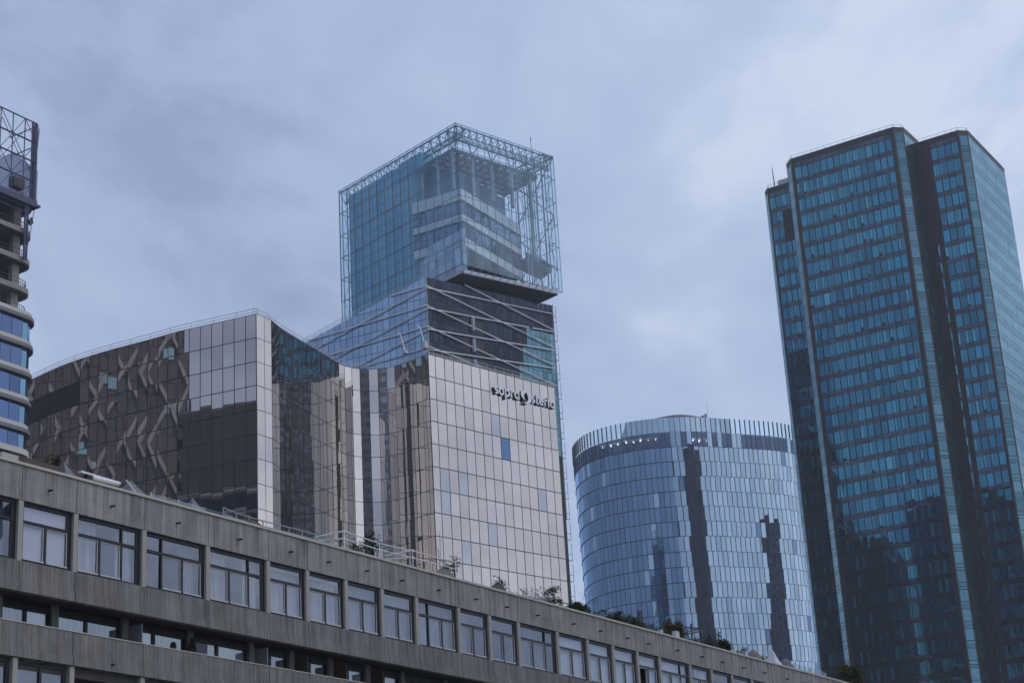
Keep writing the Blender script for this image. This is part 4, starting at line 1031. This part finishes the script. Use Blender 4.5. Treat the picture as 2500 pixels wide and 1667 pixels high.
        if i in (5, 7, 8, 9, 10, 12, 14, 16): 
            m = MB(); fbox(m, a + .12, a + .16 + (.0), 12.67, 14.45, -.92, -.2); m.build('partition', GREYP if i in (5, 7) else WOOD, TB)
        if i in (6, 8, 10, 11, 13):
            m = MB(); fbox(m, a + .16, a + .85, 12.67, 14.36, -.90, -.83); m.build('shutter', GREYP if i == 6 else WOOD, TB)
    # lowest visible row of windows
    if i < 16:
        deep = -.17 if i < 4 else -1.5
        lw = thing('lower_window', None, None, (0, 0, 0)); lw.parent = TB; lw.location = F((a + b) / 2, 10.7, deep) - WL[TB]; WL[lw] = F((a + b) / 2, 10.7, deep)
        x0, x1 = a + .13, b - .22; zt2 = 12.62 if i < 4 else 12.3; mm = (x0 + x1) / 2; f2 = MB()
        for p in (x0, mm, x1): fbox(f2, p - .05, p + .05, 10.65, zt2, deep - .05, deep + .05)
        fbox(f2, x0, x1, zt2 - .1, zt2, deep - .05, deep + .05); f2.build('frame', BLACKF, lw)
        for (p, q) in ((x0, mm), (mm, x1)):
            g = MB(); g.face([F(p + .05, 10.66, deep), F(q - .05, 10.66, deep), F(q - .05, zt2 - .1, deep), F(p + .05, zt2 - .1, deep)]); g.build('pane', WGLASS, lw)
        if i == 2:
            c = MB()
            for k in range(24): p = x0 + 1.2 + k * .06; c.face([F(p, 10.66, deep - .3 + .04 * math.sin(2.6 * k)), F(p + .06, 10.66, deep - .3 + .04 * math.sin(2.6 * (k + 1))), F(p + .06, zt2, deep - .3 + .04 * math.sin(2.6 * (k + 1))), F(p, zt2, deep - .3 + .04 * math.sin(2.6 * k))])
            c.build('curtain', CURT_W, lw)
        m = MB(); fbox(m, a - .09, a + .10, 10.6, 12.66, min(deep, -.18), -.015); m.build('lower_post', CONC_L, TB)
for i in range(0, len(bays) - 1):
    a, b = bays[i], bays[i + 1]
    m = MB(); fbox(m, a + .006, b - .006, ZT, ZT + .085, -.30, .055); m.build('coping', COPE, TB)
    m = MB(); fbox(m, a + .006, b - .006, ZP1, ZP1 + .03, -.18, .02); m.build('balcony_cap', COPE, TB)

# ------------------------------------------------------------------ things on its roof
ZR = ZT + .085
def base_at(x, y, d):            # a spot on the roof edge under a photo pixel, d behind the facade
    s, z = on_f(x, y, d); return s, z
def tent(name, label, px, py, pxl, pxr, d, mat, wid=1.6):
    sA, zA = on_f(px, py, d); sl, _ = on_f(pxl, py, d); sr, _ = on_f(pxr, py, d)
    t = MB(); top = F(sA, zA, d); r = random.Random(px); top2 = F(sA + .18, zA - .02, d - .2)
    c = [F(sl, ZR - .12, d + .5), F(sr, ZR - .12, d + .5), F(sr + .2, ZR - .12, d - 1.0), F(sl + .2, ZR - .12, d - 1.0)]
    ring_ = []
    for q in range(4):
        a_, b_ = c[q], c[(q + 1) % 4]
        for k in range(3): ring_.append(a_.lerp(b_, k / 3) + UP * (.05 * math.sin(math.pi * k / 3)))
    mid_ = [p.lerp(top, .52) - UP * (.07 + r.uniform(0, .04)) for p in ring_]
    for q in range(12): w_ = (q + 1) % 12; t.face([ring_[q], ring_[w_], mid_[w_], mid_[q]]); t.face([mid_[q], mid_[w_], top])
    return tag(t.build(name, mat), label, 'tarpaulin', 'covers along the roof edge')
tent('tarpaulin_cover', 'small grey tarpaulin peak at the far left of the roof edge below the left tower', 155, 1127, 142, 190, -.5, TENT)
tent('tarpaulin_cover', 'larger grey tarpaulin peak with a pale strap, right of the white awning bar', 318, 1172, 284, 366, -.5, TENT)
tent('tarpaulin_cover', 'low grey tarpaulin hump behind the glass balustrade on the roof edge', 470, 1214, 446, 503, -.9, TENT)
tent('tarpaulin_cover', 'brown tarpaulin hump under the sloping roof rail, below the bright tower corner', 606, 1254, 572, 655, -.5, TENT_B)
tent('tarpaulin_cover', 'pointed white tarpaulin peak on the roof edge before the round tower', 1885, 1584, 1872, 1894, -.6, TENT_W)
st = MB(); s_, z_ = on_f(308, 1172, -.42); st.bar(F(s_, ZR, .02), F(s_, z_, -.42), .05); tag(st.build('strap', PALEF), 'pale vertical strap post in front of the larger grey tarpaulin', 'post')
aw = thing('roof_awning', 'long dark awning box with a white front bar on the left roof edge', 'awning', tuple(F(-5.0, ZR, -.6)))
(s0, z0), (s1, z1) = on_f(195, 1151, -.5), on_f(292, 1180, -.5)
m = MB(); m.bar(F(s0, z0, -.5), F(s1, z1 + .0, -.5), .12, .07); m.build('front_bar', WHITE, aw)
(s2, z2), (s3, z3) = on_f(225, 1166, -.45), on_f(288, 1181, -.45); m = MB(); m.tube([F(s2, z2, -.45), F(s3, z3, -.45)], .09, 8); m.build('roller', WHITE, aw)
m = MB(); m.box(F(s0 + .1, ZR - .1, -1.2), fD * (s1 - s0), fN * .6, UP * (min(z0, z1) - ZR + .02)); m.build('box', DARKM, aw)
m = MB(); sb_, zb_ = on_f(213, 1163, -.5); m.box(F(sb_ - .1, ZR, -.55), fD * .22, fN * .15, UP * .35); m.build('bracket', DARKM, aw)
sk = thing('roof_slab_edge', 'dark low stack of roof slabs on the left roof edge under the left tower', 'roof edge', tuple(F(-8, ZR, -.8)))
for k, (xa, ya, xb, yb) in enumerate(((0, 1098, 55, 1118), (40, 1112, 150, 1143), (140, 1130, 195, 1152))):
    (sa, za), (sb2, zb3) = on_f(xa, ya, -.9), on_f(xb, yb, -.9); m = MB(); m.box(F(sa, ZR - .1, -1.3), fD * (sb2 - sa), fN * .5, UP * max(.15, min(za, zb3) - ZR + .1)); m.build('slab', (LEDGE, RAWD, RAWD)[k], sk)
gb = thing('glass_balustrade', 'low glass balustrade with steel posts on the roof edge before the dark mirrored wing', 'balustrade', tuple(F(0, ZR, -.4)))
for k in range(4):
    xa, xb = 368 + 34 * k, 368 + 34 * (k + 1); (sa, za), (sb2, zb3) = on_f(xa, 1203 + 9.2 * k, -.4), on_f(xb, 1203 + 9.2 * (k + 1), -.4)
    m = MB(); m.box(F(sa + .03, ZR, -.41), fD * (sb2 - sa - .06), fN * .02, UP * (za - ZR)); m.build('glass_panel', BALG, gb); m = MB(); m.bar(F(sa, ZR, -.4), F(sa, za + .02, -.4), .05); m.build('post', STEEL_L, gb)
def rail(name, label, tops, d, rails, post_h=None, mat=WHITE, rr_=.021):
    t = thing(name, label, 'railing', tuple(F(on_f(*tops[0], d)[0], ZR, d)), 'railings along the roof edge'); P = [on_f(x, y, d) for x, y in tops]
    zt_ = max(p[1] for p in P)
    for s_, z_ in P: MB().tube([F(s_, ZR - .08, d), F(s_, (z_), d)], rr_, 6).build('post', mat, t)
    for h in rails: MB().tube([F(s_, ZR + (z_ - ZR) * h, d) for s_, z_ in P], rr_, 6).build('rail', mat, t)
    return t
r1 = rail('roof_railing', 'taller white two bar roof railing with widely spaced posts before the wave front', [(840, 1296), (926, 1326), (1007, 1344), (1112, 1371)], -.25, (1.0, .62))
sA, zA = on_f(840, 1296, -.25)
for s_ in (7.85, 12.2): m = MB(); m.tube([F(s_, 19.50, -.25), F(s_ - .1, 19.5, -1.6)], .03); m.tube([F(s_, 19.2, -.25), F(s_ - .1, 19.35, -1.6)], .03); m.build('return_rail', WHITE, r1)
r2 = rail('roof_railing', 'low pale sloping roof railing with short square posts left of the taller railing', [(545, 1238), (577, 1252), (608, 1262), (642, 1271), (675, 1279), (706, 1287), (738, 1295), (768, 1304), (797, 1312), (826, 1320)], -.35, (1.0, .45), mat=STEELC, rr_=.024)
m = MB(); (sa, za), (sb2, zb3) = on_f(430, 1226, -.9), on_f(560, 1262, -.9); m.bar(F(sa, za, -.9), F(sb2, zb3, -.9), .3, .06); m.bar(F(sa, za - .18, -.9), F(sb2, zb3 - .18, -.9), .3, .1); tag(m.build('pipe_rack', STEELB), 'flat blue grey pipe rack behind the sloping roof rail', 'pipes')
def plant(name, label, px, py_top, wpx, d, leaf, n=260, stems=9, lsz=.06, droop=.2, cat='shrub', bare=False, seed=1, spread=.6, base=None):
    r = random.Random(seed); s, zt_ = on_f(px, py_top, d); h = max(.25, zt_ - ZR + .12); wm = wpx / 60.0 * (d * 0 + (F(s, 18, d).y) / 62.0)
    t = thing(name, label, cat, tuple(F(s, ZR - .1, d)), 'plants along the roof edge'); st_, lf = MB(), MB()
    for k in range(stems):
        ang, rad = r.uniform(0, 6.28), wm * .5 * r.random() ** .5; hh = h * r.uniform(.55, 1.0) * (1 - .35 * (rad / (wm * .5 + .01)) ** 2)
        b0 = F(s + wm * .25 * math.cos(ang) * spread, ZR - .12, d + .2 * math.sin(ang)); tip = F(s + rad * math.cos(ang), ZR - .12 + hh, d + min(.35, rad) * math.sin(ang))
        midp = b0.lerp(tip, .5) + Vector((r.uniform(-.08, .08), r.uniform(-.08, .08), hh * .08)); st_.tube([b0, midp, tip], .016, 4, .005)
        for q in range(r.randint(2, 5)):
            f = r.uniform(.35, .95); p0 = midp.lerp(tip, f) if f > .5 else b0.lerp(midp, f * 2); p1 = p0 + Vector((r.gauss(0, .2), r.gauss(0, .12), r.uniform(.05, .3))) * (h ** .5) * .7; st_.tube([p0, p1], .008, 3, .003)
            if not bare:
                for _ in range(max(1, n // (stems * 3))):
                    c = p0.lerp(p1, r.random()) + Vector([r.gauss(0, lsz * 1.1) for _ in range(3)]); u = Vector([r.gauss(0, 1) for _ in range(3)]).normalized() * lsz * r.uniform(.7, 1.3); v = u.cross(Vector([r.gauss(0, 1) for _ in range(3)])).normalized() * lsz * .5
                    lf.face([c - u, c + v, c + u, c - v])
    st_.build('stems', BARK, t)
    if not bare and lf.f: lf.build('leaves', leaf, t)
    return t
plant('roof_shrub', 'open dark leaved shrub behind the taller white railing', 905, 1292, 62, -.9, LEAF_D, 340, 12, .055, seed=3)
plant('roof_shrub', 'low spreading shrub just left of the open dark leaved one', 868, 1328, 36, -.8, LEAF_D, 150, 8, .05, seed=4)
plant('bare_sapling', 'thin bare sapling at the right end of the white railing', 1076, 1288, 34, -1.0, LEAF_D, 0, 3, bare=True, cat='tree', seed=12, spread=.15)
plant('roof_shrub', 'tangled dark shrub inside the right end of the white railing', 1100, 1358, 40, -.7, LEAF_D, 260, 12, .05, seed=5)
plant('roof_shrub', 'small dark shrub on a brown mound before the bright mirrored face', 1217, 1402, 26, -.8, LEAF_D, 240, 9, .055, seed=6)
plant('roof_shrub', 'upright evergreen shrub beside the wire netting heap', 1345, 1420, 30, -1.0, LEAF_D, 420, 12, .06, seed=8)
plant('roof_shrub', 'thin twiggy seedling right of the evergreen shrub', 1368, 1452, 20, -.8, LEAF_D, 40, 5, .04, seed=9)
plant('roof_shrub', 'wide dark bush on the roof edge below the gap of sky', 1412, 1464, 74, -.9, LEAF_D, 1500, 22, .06, seed=10)
plant('bare_sapling', 'faint bare twigs rising in the gap of sky left of the round tower', 1432, 1432, 50, -2.2, LEAF_D, 0, 9, bare=True, cat='tree', seed=13)
plant('roof_shrub', 'small twiggy shrub between the wide bush and the grey green bush', 1462, 1484, 34, -.8, LEAF_D, 160, 8, .05, seed=11)
plant('roof_shrub', 'low grey green bush in front of the left part of the round tower', 1500, 1492, 60, -1.0, LEAF_G, 900, 18, .055, seed=14)
plant('roof_shrub', 'loose grey green bush with a yellow stalk, right of the low bush', 1534, 1498, 40, -1.1, LEAF_G, 420, 12, .06, seed=15)
plant('roof_grass', 'short rust coloured grass tuft between two bushes', 1556, 1518, 50, -.9, LEAF_B, 900, 26, .05, cat='grass', seed=16)
plant('bare_sapling', 'bare twiggy sapling left of the tall rust grass', 1612, 1500, 26, -1.2, LEAF_D, 0, 6, bare=True, cat='tree', seed=18)
plant('roof_grass', 'tall olive and rust grass clump before the dark stripe of the round tower', 1643, 1512, 58, -1.0, LEAF_B, 2200, 40, .06, cat='grass', seed=19)
plant('roof_grass', 'olive grass at the foot of the tall rust clump', 1622, 1540, 40, -.8, LEAF_O, 800, 22, .05, cat='grass', seed=20)
plant('roof_shrub', 'thin leafy shrub with upright shoots left of the dark mound', 1738, 1538, 50, -.9, LEAF_D, 240, 11, .05, seed=21)
plant('roof_shrub', 'low weeds along the roof edge left of the upright shoots', 1690, 1550, 44, -.8, LEAF_D, 280, 10, .05, seed=22)
plant('roof_shrub', 'dense near black rounded bush on the roof edge', 1762, 1562, 32, -.8, LEAF_D, 2200, 26, .05, seed=23)
plant('roof_shrub', 'small twiggy shrub right of the near black rounded bush', 1805, 1573, 34, -.8, LEAF_D, 170, 9, .045, seed=24)
plant('roof_shrub', 'tiny brown shrub at the left foot of the white tarpaulin', 1865, 1596, 18, -.7, LEAF_B, 150, 7, .05, seed=25)
plant('roof_grass', 'large olive bush at the right end of the roof edge before the dark tower', 2075, 1606, 70, -1.6, LEAF_O, 2600, 34, .09, cat='bush', seed=26)
plant('roof_shrub', 'small twigs left of the large olive bush at the right end', 2030, 1640, 24, -.9, LEAF_D, 90, 6, .06, seed=27)
plant('roof_shrub', 'small yellow green shrub on the left roof edge below the left tower', 137, 1116, 18, -1.0, LEAF_O, 300, 9, .05, seed=28)
gcv = MB(); r = random.Random(77)
for k in range(2600):
    px = r.uniform(1385, 1815); s_, _z = on_f(px, 1455 + (px - 1385) * .27, -.8); p = F(s_, ZR - .05, r.uniform(-1.5, -.35)); hh = r.uniform(.10, .34) * (.55 + .45 * math.sin(px * .051) * math.sin(px * .017 + 1)) + .05
    q = p + UP * hh + Vector((r.gauss(0, .07), r.gauss(0, .07), 0)); w_ = Vector((r.gauss(0, .03), r.gauss(0, .03), .01)); gcv.face([p - w_, p + w_, q])
    if k % 3 == 0: u = Vector([r.gauss(0, .045) for _ in range(3)]); v = Vector([r.gauss(0, .03) for _ in range(3)]); gcv.face([q - u, q + v, q + u, q - v])
tag(gcv.build('roof_ground_cover', LEAF_O), 'low weeds and grass along the roof edge of the concrete building', 'weeds', kind='stuff')
def mound(name, label, px, py, wpx, d, mat, seed, cat):
    r = random.Random(seed); s, z = on_f(px, py, d); wm = wpx / 68.0 * F(s, 18, d).y / 62 / 2; b = MB(); n, mrows = 12, 5; V_ = []
    for j in range(mrows + 1):
        f = j / mrows
        for i in range(n):
            a = 2 * math.pi * i / n; k = (1 - f ** 1.6) ** .6 * r.uniform(.85, 1.12); V_.append(F(s + wm * k * math.cos(a), ZR - .15 + (z - ZR + .15) * f * r.uniform(.92, 1.0), d + .5 * k * math.sin(a)))
    b.v = [tuple(v) for v in V_]
    for j in range(mrows):
        for i in range(n): b.f.append((j * n + i, j * n + (i + 1) % n, (j + 1) * n + (i + 1) % n, (j + 1) * n + i)); b.m.append(0)
    b.f.append(tuple(mrows * n + i for i in range(n))); b.m.append(0)
    return tag(b.build(name, mat, None, True), label, cat)
mound('rock_mound', 'grey rock covered mound under the tangled shrub at the end of the white railing', 1082, 1383, 70, -.75, ROCK, 3, 'rock')
mound('soil_mound', 'brown overgrown soil mound before the bright mirrored face', 1212, 1421, 52, -.8, TENT_B, 4, 'mound')
mound('stone_mound', 'pale grey rubble mound left of the white tarpaulin peak', 1838, 1583, 50, -.9, ROCK, 6, 'rock')
mound('tarpaulin_heap', 'grey tarpaulin heap sloping down right of the white tarpaulin peak', 1918, 1603, 46, -.9, TENT, 8, 'tarpaulin')
wr_ = MB(); r = random.Random(31)
for k in range(170):
    s, z = on_f(1262 + r.random() * 84, 1466, -.8); f = r.random(); top = .85 * math.sin(math.pi * min(1, max(0, (s - 20.0) / 4.2))) ** .8
    p = F(s, ZR - .05 + top * r.random(), -.8 + r.uniform(-.3, .3)); q = p + fD * r.gauss(0, .28) + UP * r.uniform(.02, .24) + fN * r.gauss(0, .08); wr_.tube([p, q], .013, 3)
tag(wr_.build('wire_netting_heap', WIRE), 'heap of crumpled grey wire netting beside the evergreen shrub', 'netting')
for k, (px, py, wd, hh, lab) in enumerate(((1643, 1548, 16, .34, 'small pale box on the roof edge at the foot of the tall rust grass'), (1607, 1536, 8, .2, 'tiny pale block on the coping left of the tall rust grass'))):
    s, z = on_f(px, py, -.3); b = MB(); b.box(F(s, ZR, -.35), fD * wd / 42, fN * .2, UP * hh); b.box(F(s - .01, ZR + hh, -.36), fD * (wd / 42 + .02), fN * .22, UP * .02); tag(b.build('roof_box', TENT_W), lab, 'box')
an = MB()
for (xa, ya, xb, yb) in ((1672, 1530, 1704, 1533), (1676, 1541, 1710, 1535), (1674, 1548, 1716, 1539), (1687, 1522, 1690, 1556), (1706, 1530, 1712, 1560)):
    (sa, za), (sb2, zb3) = on_f(xa, ya, -.9), on_f(xb, yb, -.9); an.bar(F(sa, za, -.9), F(sb2, zb3, -.9), .07)
tag(an.build('metal_frame', DARKM), 'dark tilted metal frame right of the tall rust grass', 'frame')
gb2 = thing('glass_balustrade', 'grey glass balustrade at the right end of the roof edge before the dark tower', 'balustrade', tuple(F(50, ZR, -.4)))
for k in range(6):
    xa, xb = 1938 + 13.2 * k, 1938 + 13.2 * (k + 1); (sa, za), (sb2, zb3) = on_f(xa, 1618 + 3.9 * k, -.4), on_f(xb, 1618 + 3.9 * (k + 1), -.4)
    m = MB(); m.box(F(sa + .03, ZR, -.42), fD * (sb2 - sa - .06), fN * .04, UP * (za - ZR)); m.build('panel', BALG, gb2); m = MB(); m.bar(F(sa, ZR, -.4), F(sa, za + .03, -.4), .06); m.build('post', STEEL_L, gb2)

# ------------------------------------------------------------------ two people on the balcony
def person(label, s, d, ztop, face_az, hood):
    """standing figure, one continuous swept surface from the hips to the head, with arms; legs hidden by the balcony are built too"""
    floor = 12.665; H = ztop - floor; t = thing('person', label, 'person', tuple(F(s, floor, d)))
    fw = dirv(face_az); rt = fw.cross(UP)
    o0 = F(s, floor, d)
    def P(x, y, z): return o0 + rt * x * H + fw * y * H + UP * z * H
    def sweep(mb, rings, n=12):
        k0 = len(mb.v)
        for (c, ax, ay, u, v) in rings:
            for i in range(n): a = 2 * math.pi * i / n; mb.v.append(tuple(c + u * ax * H * math.cos(a) + v * ay * H * math.sin(a)))
        for j in range(len(rings) - 1):
            for i in range(n): a = k0 + j * n; mb.f.append((a + i, a + (i + 1) % n, a + n + (i + 1) % n, a + n + i)); mb.m.append(mb.mi)
        mb.f.append(tuple(k0 + i for i in reversed(range(n)))); mb.m.append(mb.mi); mb.f.append(tuple(k0 + (len(rings) - 1) * n + i for i in range(n))); mb.m.append(mb.mi)
    b = MB(); b.mi = 0
    sweep(b, [(P(0, 0, .47), .095, .065, rt, fw), (P(0, 0, .52), .10, .072, rt, fw), (P(0, .005, .60), .088, .06, rt, fw), (P(0, .01, .70), .105, .07, rt, fw), (P(0, .005, .775), .118, .066, rt, fw), (P(0, 0, .815), .085, .05, rt, fw), (P(0, .005, .835), .042, .042, rt, fw), (P(0, .012, .862), .034, .036, rt, fw)])
    for q in (-1, 1):
        sweep(b, [(P(q * .05, 0, .50), .055, .06, rt, fw), (P(q * .052, .005, .38), .046, .05, rt, fw), (P(q * .052, .008, .275), .034, .037, rt, fw), (P(q * .053, -.005, .20), .033, .037, rt, fw), (P(q * .053, -.005, .05), .022, .025, rt, fw)], 8)
        sweep(b, [(P(q * .053, -.02, .03), .026, .022, rt, UP), (P(q * .055, .03, .022), .029, .02, rt, UP), (P(q * .058, .085, .014), .022, .012, rt, UP)], 8)
        el = P(q * .145, .02, .62); hd = P(q * .10, .125, .60); sh_ = P(q * .112, 0, .79)
        sweep(b, [(sh_, .036, .036, fw, UP), (sh_.lerp(el, .5), .031, .031, fw, rt), (el, .026, .026, fw, rt)], 8)
        sweep(b, [(el, .026, .026, rt, UP), (el.lerp(hd, .5), .024, .023, rt, UP), (hd, .017, .016, rt, UP)], 8)
        b.mi = 1
        fd = (hd - el).normalized(); sweep(b, [(hd, .016, .012, rt, UP), (hd + fd * .035 * H, .024, .011, rt, UP), (hd + fd * .055 * H, .021, .009, rt, UP)], 8)
        for k in range(4): p = hd + fd * .052 * H + rt * (k - 1.5) * .011 * H; b.tube([p, p + fd * .022 * H - UP * .004 * H, p + fd * (.036 + .006 * (k in (1, 2))) * H - UP * .014 * H], .0055 * H, 5)
        p = hd + fd * .015 * H - rt * q * .018 * H; b.tube([p, p + fd * .025 * H - rt * q * .012 * H], .0062 * H, 5); b.mi = 0
    b.mi = 1
    sweep(b, [(P(0, .010, .845), .033, .035, rt, fw), (P(0, .018, .872), .036, .042, rt, fw), (P(0, .020, .895), .046, .056, rt, fw), (P(0, .016, .925), .052, .064, rt, fw), (P(0, .010, .955), .052, .064, rt, fw), (P(0, .004, .982), .040, .050, rt, fw), (P(0, 0, .997), .016, .02, rt, fw)], 14)
    nz2 = P(0, .082, .915); b.face([P(0, .076, .935), P(-.012, .072, .908), P(.012, .072, .908)]); b.face([P(0, .076, .935), nz2, P(-.012, .072, .908)]); b.face([P(0, .076, .935), P(.012, .072, .908), nz2])
    for q in (-1, 1): b.tube([P(q * .053, .005, .925), P(q * .058, -.004, .912)], .010 * H, 6)
    b.build('body', [CLOTH, SKIN_], t, True)
    h = MB()
    if hood: sweep(h, [(P(0, -.01, .80), .085, .075, rt, fw), (P(0, -.012, .86), .064, .066, rt, fw), (P(0, -.010, .93), .062, .066, rt, fw), (P(0, -.008, .985), .050, .056, rt, fw), (P(0, -.006, 1.012), .016, .02, rt, fw)], 14)
    else: sweep(h, [(P(0, -.016, .875), .046, .045, rt, fw), (P(0, -.012, .93), .057, .060, rt, fw), (P(0, -.004, .965), .057, .066, rt, fw), (P(0, -.002, .992), .043, .052, rt, fw), (P(0, 0, 1.006), .014, .018, rt, fw)], 14)
    h.build('hood' if hood else 'hair', CLOTH if hood else HAIR, t, True)
    return t
person('person with short dark hair standing behind the balcony parapet, only head and shoulders showing', -1.10, -.50, 14.12, 325, False)
person('hooded person in a loose black coat beside a balcony pier', -.18, -.52, 14.36, 290, True)

# ================================================================== thin winter haze filling the square
hz_m = newmat('haze air'); t = NT(hz_m)
t.L.new(t.n('ShaderNodeVolumePrincipled', {'Color': (.78, .86, .98, 1), 'Density': .00026, 'Anisotropy': .2}).outputs[0], t.out.inputs['Volume'])
b = MB(); b.box((-330, -330, -1.0), (660, 0, 0), (0, 930, 0), (0, 0, 232)); tag(b.build('haze', hz_m), kind='stuff')
